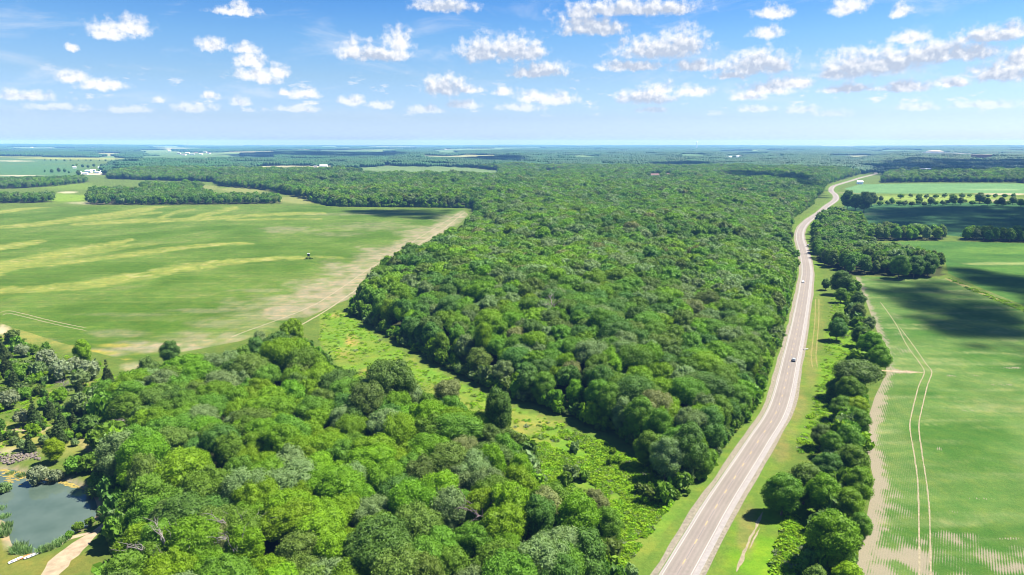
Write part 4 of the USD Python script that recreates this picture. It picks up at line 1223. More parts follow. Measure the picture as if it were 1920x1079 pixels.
# --- tree row between the highway verge and the right field, from the picture bottom upwards
G_ROW = 'trees in the row between highway verge and right field'
ROW = [(1590,1085,34,'golden','lumpy','yellow leafed tree cut by the picture bottom, right of the verge'),
 (1530,1085,26,'olive','skirted','olive bush-like tree cut by the picture bottom on the verge'),
 (1562,1008,54,'bright_green','skirted','large bright green tree nearest the picture bottom in the right row'),
 (1615,985,26,'mid_green','skirted','narrow tree between the bright green tree and the right field'),
 (1468,922,38,'mid_green','skirted','big shaggy green tree standing furthest out on the verge'),
 (1510,902,38,'olive','skirted','shaggy olive-green tree just right of the furthest verge tree'),
 (1545,925,38,'bright_green','skirted','green tree touching the right side of the shaggy verge tree'),
 (1590,945,34,'bright_green','skirted','grass-green tree behind the bright green bottom tree'),
 (1553,875,28,'dark_green','skirted','round blue-green tree above the shaggy verge tree'),
 (1612,905,32,'bright_green','skirted','full green tree at the field side of the round blue-green tree'),
 (1598,865,34,'mid_green','skirted','green tree above the full green one at the field edge'),
 (1560,832,24,'mid_green','skirted','smaller green tree on the verge side, above the round blue-green one'),
 (1592,822,28,'mid_green','lumpy','leafy green tree halfway along the right row'),
 (1540,815,22,'deep_olive','skirted','low dark olive tree sticking out to the verge halfway along the row'),
 (1612,790,24,'mid_green','skirted','green tree at the narrow bare strip of the field'),
 (1606,763,22,'golden','round','yellow-tinged tree in the right row below the wide olive crown'),
 (1577,762,22,'mid_green','skirted','dark tree left of the yellow-tinged tree'),
 (1594,732,28,'mid_green','skirted','green tree just below the wide olive crown'),
 (1565,728,18,'dark_green','skirted','small dark tree at the verge foot of the wide olive crown'),
 (1607,700,46,'deep_olive','broad','wide olive umbrella-shaped crown, widest of the right row'),
 (1650,668,24,'bright_green','skirted','tree bulging into the field right of the wide olive crown'),
 (1634,645,25,'bright_green','skirted','green tree behind the one bulging into the field'),
 (1615,628,18,'dark_green','skirted','dark tree above the wide olive crown'),
 (1632,605,13,'grey_green','tall','thin grey-green tree in the upper right row'),
 (1610,585,17,'deep_olive','skirted','greyish olive tree where the row narrows'),
 (1571,615,20,'dark_green','spreading','lone dark tree out on the verge grass'),
 (1575,600,16,'mid_green','skirted','green companion behind the lone verge tree'),
 (1610,560,14,'dark_green','skirted','small dark tree beside the small yellow-green one'),
 (1594,567,8,'yellow_green','round','small round yellow-green tree in the upper row'),
 (1577,552,13,'mid_green','skirted','bushy tree on the verge side of the upper row'),
 (1595,540,12,'mid_green','skirted','bushy tree at the corner of the right field'),
 (1578,527,21,'dark_green','skirted','broad dark tree at the upper end of the row below the large clump'),
 (1549,532,10,'dark_green','skirted','small isolated dark tree nearest the highway at the upper row end'),
 (1742,494,20,'dark_green','skirted','dark tree at the field end of the large clump'), (1716,497,19,'dark_green','skirted','dark tree second from the field end of the large clump'), (1688,498,20,'mid_green','skirted','green tree third from the field end of the large clump')]
for px, py, r, c, sh, lab in ROW:
    tree(px, py, r, c, 'skirted' if sh in ('spreading', 'tall', 'lumpy') else sh, lab, G_ROW, tall=0.72 if sh == 'broad' else 0.84)
MARKS += [('the grey car', *map(float, ground_at(1440, 680)))]

# --- far right: dark clump by the highway bend and the hedgerow trees behind the shaded field
for px, py, r, c, lab in [(1590,372,14,'dark_green','dark tree nearest the highway bend'), (1605,377,12,'dark_green','dark tree second from the highway bend'), (1622,376,15,'dark_green','largest dark tree of the clump at the highway bend'),
                          (1636,372,10,'deep_olive','dark tree at the field end of the clump by the highway bend')]:
    tree(px, py, r, c, 'skirted', lab, 'dark trees at the highway bend')
for i, (px, py, r, lab) in enumerate([(1652,372,7,'first small tree of the hedgerow behind the shaded field'), (1672,376,8,'low bushy tree beside the first hedgerow tree'), (1724,375,9,'bushy hedgerow tree behind the left part of the shaded field'),
        (1746,376,10,'bushiest hedgerow tree behind the left part of the shaded field'), (1788,374,11,'hedgerow tree behind the middle of the shaded field'), (1802,376,9,'companion tree in the middle of the hedgerow'),
        (1838,370,13,'tallest hedgerow tree toward the right edge'), (1852,377,9,'low tree in front of the tallest hedgerow tree'), (1878,377,10,'hedgerow tree near the right edge'), (1900,375,10,'hedgerow tree close to the right edge'), (1915,380,9,'last hedgerow tree at the right edge')]):
    tree(px, py, r * 0.72, ('grey_green', 'mid_green', 'olive')[i % 3], 'skirted', lab, 'hedgerow trees behind the shaded field', tall=0.85)
for i in range(24):
    shrub(1650 + i * 11.6 + RR.uniform(-3, 3), RR.uniform(375, 382), RR.uniform(3.5, 7), ('mid_green', 'grey_green', 'olive')[i % 3], f'low shrub at the far side of the shaded field, {ORD[i]} from the highway', 'low shrubs of the far hedgerow', i % 3)
for i, px in enumerate(range(1692, 1915, 16)):
    lab = f'small round bush of the thin back hedge, {ORD[i]} from the highway'
    shrub(px + RR.uniform(-4, 4), 366.5 + RR.uniform(-1, 1), RR.uniform(4, 6.5), ('mid_green', 'grey_green')[i % 2], lab, 'bushes of the thin back hedge', i % 2)

# --- farmstead trees at the far left and field-edge trees
for px, py, r, c, lab in [(84,321,4,'dark_green','small dark tree at the left end of the white farmstead'), (97,321,6,'dark_green','dark tree left of the white farmstead'), (110,319,7,'deep_olive','olive tree left of the white farmstead'), (121,320,6,'dark_green','dark tree touching the white farmstead'),
                          (129,323,4,'dark_green','small tree in front of the white farmstead left end'), (147,324,9,'deep_olive','round olive tree in front of the white farmhouse'), (144,310,4,'golden','yellow tree behind the white farmhouse'), (137,312,4,'dark_green','dark tree left of the yellow farm tree'),
                          (155,312,5,'dark_green','dark tree right of the yellow farm tree'), (165,313,5,'dark_green','dark tree behind the middle farm buildings'), (176,311,5,'dark_green','tallest dark tree behind the farm buildings'), (186,321,5,'dark_green','dark tree in the farmyard')]:
    tree(px, py, r * 0.55, c, 'skirted', lab, 'trees round the white farmstead', tall=0.9)

# --- rough ground between the pond and the field, lower left
SHR = [(23,628,15,'deep_olive','dark twiggy tree-like bush at the left picture edge under the field'), (40,655,14,'silver','silvery bush under the dark twiggy bush'), (85,668,20,'silver','large silvery bush left of the olive tree'), (70,690,18,'grey_green','grey-green bush below the large silvery bush'),
       (115,690,22,'silver','silvery bush in the centre of the thicket'), (140,680,16,'silver','silvery bush at the foot of the olive tree'), (168,690,20,'silver','silvery bush right of the olive tree'), (150,706,18,'grey_green','grey bush in front of the right silvery bush'),
       (18,745,20,'silver','silvery bush at the left edge above the pond'), (45,735,14,'mid_green','green bush right of the left edge silvery bush'), (110,738,16,'bright_green','bright green bush below the low dead tree'), (42,780,18,'silver','silvery bush left of the largest cedar'),
       (145,752,22,'grey_green','grey-green bush in the middle of the rough ground'), (175,760,24,'grey_green','grey-green bush beside the nearer wood'), (170,792,22,'dark_green','dark bush at the left foot of the nearer wood'), (195,815,22,'dark_green','dark bush above the mown lane'),
       (28,700,16,'mid_green','green bush behind the left cedars'), (60,652,12,'mid_green','small dark green bush by the silvery ones'), (85,752,14,'mid_green','green bush left of the bright green bush'), (190,735,22,'grey_green','pale bush where the nearer wood begins'), (8,665,14,'cedar','dark bush at the left edge by the cedars'),
       (25,825,9,'grey_green','grey bush left above the rocks'), (42,832,11,'grey_green','grey bush above the rocks'), (82,822,10,'grey_green','grey bush right of the rocks'), (140,828,8,'grey_green','small grey bush beside the mown lane'),
       (70,880,21,'silver','rounded silvery willow bush on the pond bank'), (103,884,15,'silver','second silvery willow bush on the pond bank'), (140,868,20,'mid_green','green bush on the far pond bank'), (168,862,22,'mid_green','big green bush at the far corner of the pond'),
       (190,880,20,'deep_olive','dark bush at the pond corner by the wood'), (192,958,12,'grey_green','pale bush on the right pond bank'), (168,975,10,'mid_green','low green bush beside the dirt path top'),
       (145,985,12,'mid_green','green bank bush at the lower right of the pond'), (130,1000,8,'mid_green','small bank bush next to the dirt spur'), (5,905,14,'grey_green','bank bush at the left picture edge')]
for i, (px, py, r, c, lab) in enumerate(SHR):
    shrub(px, py, r, c, lab, 'bushes on the rough ground round the pond', i % 3, 1.15)
tree(154, 658, 20, 'yellow_green', 'skirted', 'olive-yellow tree rising out of the silvery thicket', mark='the olive thicket tree')
tree(100, 842, 21, 'golden', 'skirted', 'small yellow-green tree beside the rocks of the pond', tall=0.9)
for i in range(14):
    tree(82 + i * 13 + RR.uniform(-3, 3), 302.5, RR.uniform(1.2, 2.0), 'dark_green', 'skirted', f'tiny dark tree along the far field edge behind the farmstead, {ORD[i]} from the left', 'tiny trees along the far field edge', tall=.8)
for px, py, h, lab in [(66,800,52,'largest dark cedar on the rough ground above the pond'), (95,785,44,'dark cedar right behind the largest one'), (112,835,56,'tall slim cedar nearest the pond bank'), (117,806,40,'cedar behind the tall slim one'), (139,800,32,'small cedar left of the wood edge bushes'),
                       (151,740,34,'brownish cedar below the right silvery bushes'), (27,727,42,'cedar at the far left among green bushes'), (15,706,48,'pale cedar close to the left picture edge'), (203,720,42,'dark cedar at the start of the nearer wood'), (30,828,26,'small cedar above the rocks'),
                       (3,828,20,'cedar cut by the left picture edge above the rocks'), (57,848,36,'small cedar on the rocks at the pond'), (8,680,46,'brownish cedar at the left edge below the field')]:
    cedar(px, py, h, lab)
for i, (px, py, s, lab) in enumerate([(8,965,1.0,'pale reeds at the left edge of the pond'), (12,985,1.1,'reeds below the left edge reeds'), (6,1002,1.3,'bright reed tuft at the left pond corner'), (36,1026,1.5,'largest reed tuft above the boats'), (46,1033,1.3,'reed tuft right behind the boats'), (78,1034,1.0,'thin reeds on the lower bank'),
                                     (92,1030,1.0,'thin reeds right of the lower bank reeds'), (108,1022,1.1,'reeds beside the dirt spur'), (30,1034,1.1,'reeds left of the largest tuft'), (20,884,1.0,'far bank reeds left'), (40,888,1.1,'far bank reeds under the rocks'), (120,1014,1.0,'reeds above the dirt spur'), (0,950,1.1,'reeds at the very left edge of the water')]):
    g = ground_at(px, py)
    stand('reed_clump', kind_of('reeds_%d' % (i % 2), reed_parts, 700 + i % 2), g[0], g[1], RR.uniform(0, 360), (s * 1.15,) * 3, lab, 'reeds', 'reeds along the pond')

# --- the 300 largest trees: the crowns nearest the photographer
MARKS += [('the pond', *map(float, ground_at(185, 930))), ('the boats', *map(float, ground_at(60, 1050))), ('the dirt path', *map(float, ground_at(170, 1010))), ('the mown lane', *map(float, ground_at(200, 860))),
          ('the highway bend at the picture bottom', *map(float, ground_at(1230, 1085))), ('the middle of the clearing', *map(float, ground_at(900, 760)))]
NUM = ['', 'one crown', 'two crowns', 'three crowns', 'four crowns', 'five crowns', 'six crowns', 'seven crowns', 'eight crowns', 'nine crowns', 'ten crowns', 'eleven crowns', 'twelve crowns', 'thirteen crowns', 'fourteen crowns']
said = set()


def point_out(x, y, col, shape, s):
    look = f'{COLOUR_WORDS[col]} {SHAPE_WORDS[shape]} tree'
    big = 'large ' if s > 1.16 else 'small ' if s < 0.86 else ''
    opts = []
    for ph, mx, my in sorted(MARKS, key=lambda m: math.hypot(m[1] - x, m[2] - y))[:12]:
        dx, dy = x - mx, y - my
        n = int(round(math.hypot(dx, dy) / 10.0))
        if not 1 <= n <= 14:
            continue
        side_, dep = ('left' if dx < 0 else 'right'), ('behind' if dy > 0 else 'in front of')
        if abs(dx) > 2.2 * abs(dy):
            rel = f'{side_} of'
        elif abs(dy) > 2.2 * abs(dx):
            rel = dep
        else:
            rel = f'{dep} and {side_} of' if dep == 'behind' else f'in front and {side_} of'
        opts.append(f'{look}, {NUM[n]} {rel} {ph}')
        opts.append(f'{big}{look}, {NUM[n]} {rel} {ph}')
    for o in opts:
        if o not in said and 4 <= len(o.split()) <= 16:
            said.add(o)
            return o
    return None


keep_clear = [(m[1], m[2]) for m in MARKS[:18]]
n_solo, unsaid = 0, []
for i in sorted(solo, key=lambda i: trad[i]):
    lab = point_out(tx[i], ty[i], tcol[i], tshape[i], trs[i])
    if lab is None:
        p = tp[i]
        col_, row_ = int(np.clip(p[0] // 137, 0, 13)), int(np.clip((p[1] - 500) // 42, 0, 14))
        lab = f'{COLOUR_WORDS[tcol[i]]} {SHAPE_WORDS[tshape[i]]} tree, {int(p[0] / 19.2)} percent across and {int(p[1] / 10.79)} percent down the photo'
        unsaid.append(lab)
    k = kind_prim('/World/tree_kinds', tshape[i], tcol[i], 'close')
    stand('broadleaf_tree', k, tx[i], ty[i], math.degrees(trz[i]), (trs[i] * tsq[i], trs[i] / tsq[i], ths[i]), lab, 'tree', 'trees of the woods on both sides of the clearing', z=tz[i])
print('solo', len(solo), 'percent labels', len(unsaid))

# --- undergrowth along the edges of the woods, weeds in the clearing
for nm, col in (('a', 'mid_green'), ('b', 'dark_green'), ('c', 'yellow_green'), ('d', 'grey_green')):
    pass
ub, uc = [], []
for poly in (FOREST.buffer(-4.5), WOOD):
    near_ = poly.intersection(shapely.box(-1600, 20, 1600, 1500))
    near_ = max(near_.geoms, key=lambda q: q.area) if hasattr(near_, 'geoms') else near_
    ls = near_.exterior
    L_ = min(ls.length, 60000)
    s_ = 0.0
    while s_ < L_:
        p = ls.interpolate(s_)
        r = math.hypot(p.x, p.y)
        if r < 1500 and 60 < p.y < 1490 and abs(p.x) < p.y * 0.9 + 60:
            ub.append((p.x, p.y))
            s_ += 2.1
        else:
            s_ += 12
ub = np.array(ub)
rg = np.random.default_rng(77)
th_ = np.vstack([[ground_at(a, b) for a, b in zip(rg.uniform(-30, 215, 200), rg.uniform(640, 832, 200))], [ground_at(a, b) for a, b in zip(rg.uniform(-30, 200, 60), rg.uniform(690, 790, 60))]])
th_ = th_[(fbm2(th_[:, 0], th_[:, 1], 14, 3, 79) > 0.45) & (pixel_of(th_[:, 0], th_[:, 1])[:, 1] > 632 + 0.28 * pixel_of(th_[:, 0], th_[:, 1])[:, 0])]
ub = np.repeat(ub, 2, 0)
ub = ub + rg.normal(size=ub.shape) * 2.2
k = dist(ROAD_LS, ub[:, 0], ub[:, 1]) > 9.5
rw = np.vstack([[ground_at(a + c, b) for a, b, c in zip(np.interp(yy, [530, 600, 640, 700, 760, 850, 950, 1090], [1582, 1606, 1624, 1608, 1588, 1578, 1562, 1548]), yy, rg.normal(size=len(yy)) * np.clip(np.interp(yy, [530, 1090], [7, 17]), 0, 40))] for yy in [rg.uniform(525, 1095, 420)]])
sc_ = np.vstack([[ground_at(a, b) for a, b in zip(*q)] for q in [(rg.uniform(1060, 1290, 260), rg.uniform(830, 1060, 260))]])
_pq = pixel_of(sc_[:, 0], sc_[:, 1])
sc_ = sc_[(_pq[:, 1] > 800 + 0.56 * (_pq[:, 0] - 1060)) & (_pq[:, 1] < 1000 - 0.3 * (_pq[:, 0] - 1060)) & (fbm2(sc_[:, 0], sc_[:, 1], 12, 3, 83) > 0.50)]
ub = np.vstack([ub[k][::1], th_, sc_[::2], rw])
protos = []
for q, col in enumerate(('mid_green', 'dark_green', 'yellow_green', 'grey_green', 'deep_olive')):
    p = f'/World/undergrowth/kinds/bush_{col}'
    UsdGeom.Xform.Define(stage, p)
    usdkit.mesh(stage, p + '/foliage', crown(800 + q, R=1.7, hh=1.7, zc=1.3, lobes=9, cards=260, size=0.62, low=-0.5, lobe=(0.34, 0.58)), MAT[col], False)
    protos.append(p)
m_ = len(ub)
sc = rg.lognormal(0.1, 0.38, m_).clip(0.5, 2.6)
sc[-len(rw):] *= 1.3
sc[:int(k.sum())] *= 1.35
scatter('undergrowth', 'bushes and saplings along the foot of the woods', protos, rg.choice(5, m_, p=[.40, .14, .22, .14, .10]), np.column_stack([ub, height(ub[:, 0], ub[:, 1])]), rg.uniform(0, 6.28, m_), np.column_stack([sc, sc, sc * rg.uniform(.8, 1.5, m_)]))


def fill(pix, n, seed):
    po = world_poly(pix, 40)
    x0, y0, x1, y1 = po.bounds
    r = np.random.default_rng(seed)
    p = np.column_stack([r.uniform(x0, x1, n), r.uniform(y0, y1, n)])
    return p[inside(po, p[:, 0], p[:, 1])]


wp = np.vstack([fill([(1020,800),(1130,830),(1200,872),(1300,945),(1180,1090),(1150,1060),(1045,960),(1000,880)], 26000, 1), fill(CLEARING, 16000, 2)[::2],
                fill([(1480,960),(1440,1100),(1560,1100),(1500,985)], 7000, 3), fill([(1560,560),(1540,700),(1590,690),(1610,640),(1590,560)], 3000, 4), fill([(1772,519),(1815,536),(1870,559),(1960,590),(1960,600),(1870,566),(1815,543)], 2600, 5),
                fill([(1470,830),(1500,760),(1560,690),(1590,690),(1560,800),(1520,860)], 2600, 6), fill([(0,860),(180,800),(220,700),(0,620)], 2500, 7)])
rp = dist(ROAD_LS, wp[:, 0], wp[:, 1])
pd_ = dist(POND, wp[:, 0], wp[:, 1])
wp = wp[(rp > 14) & (pd_ > 1.0)]
wn = fbm2(wp[:, 0], wp[:, 1], 9, 3, 78)
wp = wp[wn > 0.40]
def tuft(seed, n=46, R=0.8, h=0.55):
    r = np.random.default_rng(seed)
    a, rr = r.uniform(0, 6.28, n), R * np.sqrt(r.random(n))
    p = np.column_stack([rr * np.cos(a), rr * np.sin(a), h * r.uniform(.25, 1, n) * (1 - .5 * rr / R)])
    nm = np.column_stack([r.normal(size=n) * .45, r.normal(size=n) * .45, np.ones(n)])
    nm /= np.linalg.norm(nm, axis=1, keepdims=True)
    u = np.cross(nm, r.normal(size=(n, 3))); u /= np.linalg.norm(u, axis=1, keepdims=True)
    w = np.cross(nm, u)
    s = r.uniform(.12, .30, n)[:, None]
    v = np.stack([p - u * s, p - w * s * .6, p + u * s - nm * s * .5, p + w * s * .6], 1).reshape(-1, 3)
    f = np.arange(n)[:, None] * 4
    return v, np.vstack([np.hstack([f, f + 1, f + 2]), np.hstack([f, f + 2, f + 3])])


protos = []
for q, col in enumerate(('weed', 'bright_green', 'silver', 'olive')):
    p = f'/World/weeds/kinds/weed_{col}'
    UsdGeom.Xform.Define(stage, p)
    usdkit.mesh(stage, p + '/leaves', tuft(850 + q), MAT[col], False)
    protos.append(p)
m_ = len(wp)
sc = rg.lognormal(0.0, 0.35, m_).clip(0.5, 2.4)
scatter('weeds', 'tall weeds and grasses in the clearing and on the verges', protos, rg.choice(4, m_, p=[.55, .27, .05, .13]), np.column_stack([wp, height(wp[:, 0], wp[:, 1])]), rg.uniform(0, 6.28, m_), np.column_stack([sc, sc, sc * rg.uniform(.7, 1.4, m_)]))

# ------------------------------------------------------------------ vehicles on the highway
for nm, c in (('silver_paint', (0.34, 0.36, 0.38)), ('white_car_paint', (0.75, 0.75, 0.74)), ('dark_car_paint', (0.10, 0.10, 0.12))):
    MAT[nm] = usdkit.material(stage, f'/World/Looks/{nm}', {'p': ('principled_bsdf', {'base_color': c, 'roughness': 0.28, 'metallic': 0.15, 'coat_weight': 0.6})}, [], surface='p.BSDF')
MAT['car_glass'] = usdkit.material(stage, '/World/Looks/car_glass', {'p': ('principled_bsdf', {'base_color': (0.012, 0.015, 0.018), 'roughness': 0.05})}, [], surface='p.BSDF')
simple('rubber', (0.02, 0.02, 0.02), 0.8, 0.2, 0.1, 5)
simple('rim_metal', (0.45, 0.45, 0.46), 0.35, 0.5, 0.1, 5, metal=0.8)
simple('lamp_red', (0.30, 0.02, 0.02), 0.3, 0.5, 0.1, 5)
simple('lamp_clear', (0.8, 0.8, 0.78), 0.2, 0.5, 0.05, 5)


def extrude_side(profile, width, inset=0.0):
    """A side profile (y forward, z up) given a width along x, narrower towards the top by the inset."""
    p = np.array(profile, float)
    z0, z1 = p[:, 1].min(), p[:, 1].max()
    half = width / 2 - inset * (p[:, 1] - z0) / max(z1 - z0, 1e-6)
    n = len(p)
    v = np.vstack([np.column_stack([-half, p[:, 0], p[:, 1]]), np.column_stack([half, p[:, 0], p[:, 1]])])
    tri = trimesh.creation.triangulate_polygon(Polygon(p), engine='earcut')
    from scipy.spatial import cKDTree
    m = cKDTree(p).query(tri[0])[1][np.asarray(tri[1])]
    f = [m[:, ::-1], m + n]
    i = np.arange(n); j = (i + 1) % n
    f += [np.stack([i, j, j + n], 1), np.stack([i, j + n, i + n], 1)]
    return v, np.vstack(f)


def box(sx, sy, sz, x=0.0, y=0.0, z=0.0):
    b = trimesh.creation.box((sx, sy, sz))
    b.apply_translation((x, y, z))
    return np.array(b.vertices), np.array(b.faces)


def car(px, py, lane, away, paint, label, van=False):
    g = ground_at(px, py)
    s_ = ROAD_LS.project(Point(g))
    a, b = np.array(ROAD_LS.interpolate(s_).coords[0]), np.array(ROAD_LS.interpolate(s_ + 2).coords[0])
    t = (b - a) / np.linalg.norm(b - a)
    p = a + np.array([t[1], -t[0]]) * lane
    rz = math.degrees(math.atan2(-t[0], t[1])) + (0 if away else 180)
    o = thing('car', (p[0], p[1], 0.03), rz)
    tag(o, label, 'car')
    h = 1.62 if van else 1.46
    body = [(-2.3, .38), (-2.36, .62), (-2.3, .95), (-1.9, 1.02), (1.1, 1.0), (2.15, .86), (2.34, .66), (2.34, .40), (1.9, .30), (-1.9, .30)]
    cab = [(-2.0, 1.0), (-1.62 if not van else -2.0, h - .04), (-1.2, h), (.25, h), (1.15, .985)]
    mesh('body', extrude_side(body, 1.84, .06), paint, o)
    mesh('cabin', extrude_side(cab, 1.60, .16), paint, o)
    for nm, prof in (('rear_window', [(-2.03, 1.06), (-1.70, h - .10), (-1.66, h - .10), (-1.99, 1.06)]), ('windscreen', [(1.13, 1.03), (.34, h - .06), (.38, h - .05), (1.17, 1.03)])):
        mesh(nm, extrude_side(prof, 1.34, .06), 'car_glass', o)
    for sx in (-1, 1):
        w = np.array([(-1.66, 1.05), (-1.46, h - .12), (.22, h - .12), (.86, 1.05)])
        x0, x1 = sx * (.80 + .006), sx * (.675 + .006)
        v = np.column_stack([[x0, x1, x1, x0], w[:, 0], w[:, 1]])
        mesh('side_window', (v, np.array([[0, 1, 2], [0, 2, 3]])), 'car_glass', o)
        mesh('headlight', box(.34, .06, .14, sx * .68, 2.33, .68), 'lamp_clear', o)
        mesh('tail_light', box(.30, .06, .16, sx * .70, -2.35, .74), 'lamp_red', o)
        for y in (-1.42, 1.42):
            c = trimesh.creation.cylinder(.33, .22, sections=16)
            c.apply_transform(trimesh.transformations.rotation_matrix(math.pi / 2, (0, 1, 0)))
            c.apply_translation((sx * .84, y, .33))
            w_ = mesh('wheel', c, 'rubber', o, smooth=40)
            c = trimesh.creation.cylinder(.19, .03, sections=12)
            c.apply_transform(trimesh.transformations.rotation_matrix(math.pi / 2, (0, 1, 0)))
            c.apply_translation((sx * .955, y, .33))
            mesh('rim', c, 'rim_metal', w_)
    mesh('bumper', box(1.7, .12, .2, 0, -2.34, .44), 'rubber', o)
    return o


car(1489, 677, 1.85, True, 'silver_paint', 'silver-grey car driving away in the right lane of the highway', True)
car(1507, 530, -1.85, False, 'white_car_paint', 'white car coming closer in the left lane of the highway')
car(1512, 461, 7.2, True, 'white_car_paint', 'white vehicle parked on the gravel right of the highway bend', True)
# pale metal culvert end beside the road
g = ground_at(1511, 656)
o = thing('culvert_pipe', (g[0], g[1], 0.28), -62)
tag(o, 'small white pipe end lying at the grass edge beyond the silver-grey car', 'pipe')
_p = trimesh.creation.annulus(0.30, 0.36, 3.4, sections=16)
_p.apply_transform(trimesh.transformations.rotation_matrix(math.pi / 2, (1, 0, 0)))
mesh('pipe', _p, 'white_paint', o, smooth=40)
mesh('end_collar', trimesh.creation.annulus(0.35, 0.42, 0.12, sections=16, transform=trimesh.transformations.rotation_matrix(math.pi / 2, (1, 0, 0)) @ trimesh.transformations.translation_matrix((0, 0, 1.66))), 'rim_metal', o)

# ------------------------------------------------------------------ hunting stand in the left field
simple('dark_wood', (0.055, 0.050, 0.055), 0.8, 0.2, 0.2, 2.5)
simple('pale_metal', (0.55, 0.55, 0.56), 0.45, 0.4, 0.1, 2.0)
g = ground_at(579, 486)
o = thing('hunting_stand', (g[0], g[1], 0), 12)
tag(o, 'small dark hunting cabin on stilts standing alone in the left field', 'hunting stand')
for sx in (-1, 1):
    for sy in (-1, 1):
        mesh('leg', limb((sx * 1.25, sy * 1.25, -0.2), (sx * .95, sy * .95, 3.3), .11, .10, 6), 'dark_wood', o)
mesh('cabin', box(2.3, 2.3, 2.5, 0, 0, 4.5), 'dark_wood', o)
mesh('floor', box(2.5, 2.5, .14, 0, 0, 3.19), 'dark_wood', o)
mesh('roof', box(2.7, 2.7, .20, 0, 0, 5.86), 'pale_metal', o)
for a in range(4):
    v = np.array([[-.75, -1.165, 4.6], [.75, -1.165, 4.6], [.75, -1.165, 5.25], [-.75, -1.165, 5.25]])
    c, s = math.cos(a * math.pi / 2), math.sin(a * math.pi / 2)
    v = np.column_stack([v[:, 0] * c - v[:, 1] * s, v[:, 0] * s + v[:, 1] * c, v[:, 2]])
    mesh('window', (v, np.array([[0, 1, 2], [0, 2, 3]])), 'car_glass', o)
mesh('ladder', join([limb((-.3, -1.9, 0), (-.3, -1.2, 3.3), .05, .05, 5), limb((.3, -1.9, 0), (.3, -1.2, 3.3), .05, .05, 5)] + [limb((-.3, -1.9 + .7 * t / 9, 3.3 * t / 9), (.3, -1.9 + .7 * t / 9, 3.3 * t / 9), .03, .03, 4) for t in range(1, 9)]), 'dark_wood', o)
for dx, dy, s, l in ((-2.0, -.6, 1.1, 'left foot'), (2.1, -.4, 1.2, 'right foot'), (.2, 1.8, .9, 'far side'), (3.6, .4, .7, 'right, a step away')):
    stand('shrub', kind_of('shrub_dark_green_1', shrub_parts, 'dark_green', 431), g[0] + dx, g[1] + dy, RR.uniform(0, 360), (s * .8, s * .8, s * .6), f'dark brush at the hunting stand, {l}', 'shrub')

# ------------------------------------------------------------------ boats on the pond bank
simple('boat_white', (0.78, 0.78, 0.78), 0.35, 0.5, 0.05, 2.0)
simple('boat_grey', (0.50, 0.52, 0.54), 0.40, 0.5, 0.08, 2.0)
simple('boat_orange', (0.62, 0.17, 0.05), 0.40, 0.5, 0.08, 2.0)
simple('boat_seat', (0.16, 0.16, 0.17), 0.6, 0.3, 0.1, 2.0)


def boat(px, py, L, W, rz, mat, label, seats, kayak=False):
    g = ground_at(px, py)
    o = thing('boat', (g[0], g[1], 0.02), rz)
    tag(o, label, 'kayak' if kayak else 'boat')
    n = 13
    t = np.linspace(-1, 1, n)
    wid = W / 2 * (1 - np.abs(t) ** (2.2 if kayak else 3.5)) ** (0.9 if kayak else 0.6) + 0.02
    if not kayak:
        wid[t < 0] = np.maximum(wid[t < 0], W / 2 * .78)
    sheer = .36 + .14 * np.maximum(t, 0) ** 2
    V = []
    for i in range(n):
        w, h = wid[i], sheer[i]
        V.append([(-w, 0, h), (-w * .9, 0, h * .45), (-w * .55, 0, .03), (w * .55, 0, .03), (w * .9, 0, h * .45), (w, 0, h), (w * .9, 0, h), (w * .5, 0, .09 if not kayak else h * 1.08), (-w * .5, 0, .09 if not kayak else h * 1.08), (-w * .9, 0, h)])
    V = np.array(V)
    V[:, :, 1] = (t * L / 2)[:, None]
    m = 10
    F = []
    for i in range(n - 1):
        for j in range(m):
            a, b = i * m + j, i * m + (j + 1) % m
            F += [(a, b, b + m), (a, b + m, a + m)]
    for q in (0, n - 1):
        c = [q * m + k for k in range(m)]
        F += [(c[0], c[k], c[k + 1]) for k in range(1, m - 1)]
    mesh('hull', (V.reshape(-1, 3), np.array(F)), mat, o, smooth=35)
    for y in seats:
        w = np.interp(y / (L / 2), t, wid) * (1.66 if not kayak else 1.0)
        mesh('seat', box(w, .30 if not kayak else .6, .05, 0, y, .30 if not kayak else .42), 'boat_seat', o)


boat(30, 1052, 3.7, 1.3, -34, 'boat_white', 'white rowing boat pulled up on the grass, leftmost of the three boats', (-.9, .5))
boat(43, 1047.5, 3.3, .8, -36, 'boat_orange', 'orange kayak lying between the white and the grey boat', (-.3,), True)
boat(59, 1044, 3.7, 1.25, -40, 'boat_grey', 'grey rowing boat with dark seats, rightmost of the three boats', (-1.1, .1, 1.1))

# rocks and floating weed of the pond
simple('pink_rock', (0.135, 0.112, 0.095), 0.9, 0.15, 0.25, 1.5)
rr_ = np.random.default_rng(31)
ms = []
ico = trimesh.creation.icosphere(1, 1.0)
for k in range(260):
    px, py = rr_.uniform(-30, 76), rr_.uniform(850, 866)
    py += 5 * math.sin(px / 12)
    g = ground_at(px, py)
    s = rr_.uniform(.16, .46)
    v = ico.vertices * [s * rr_.uniform(.8, 1.5), s * rr_.uniform(.8, 1.3), s * .7] * (1 + .5 * (meshkit.noise(ico.vertices * 1.3 + k, 3)[:, None] - .5))
    ms.append((v + [g[0], g[1], s * .2 + rr_.uniform(0, .4)], ico.faces))
tag(mesh('rock_bank', join(ms), 'pink_rock'), 'bank of pinkish-grey rocks above the pond', kind='stuff')
simple('pond_scum_yellow', (0.22, 0.17, 0.045), 0.9, 0.1, 0.3, 1.0)
ms = []
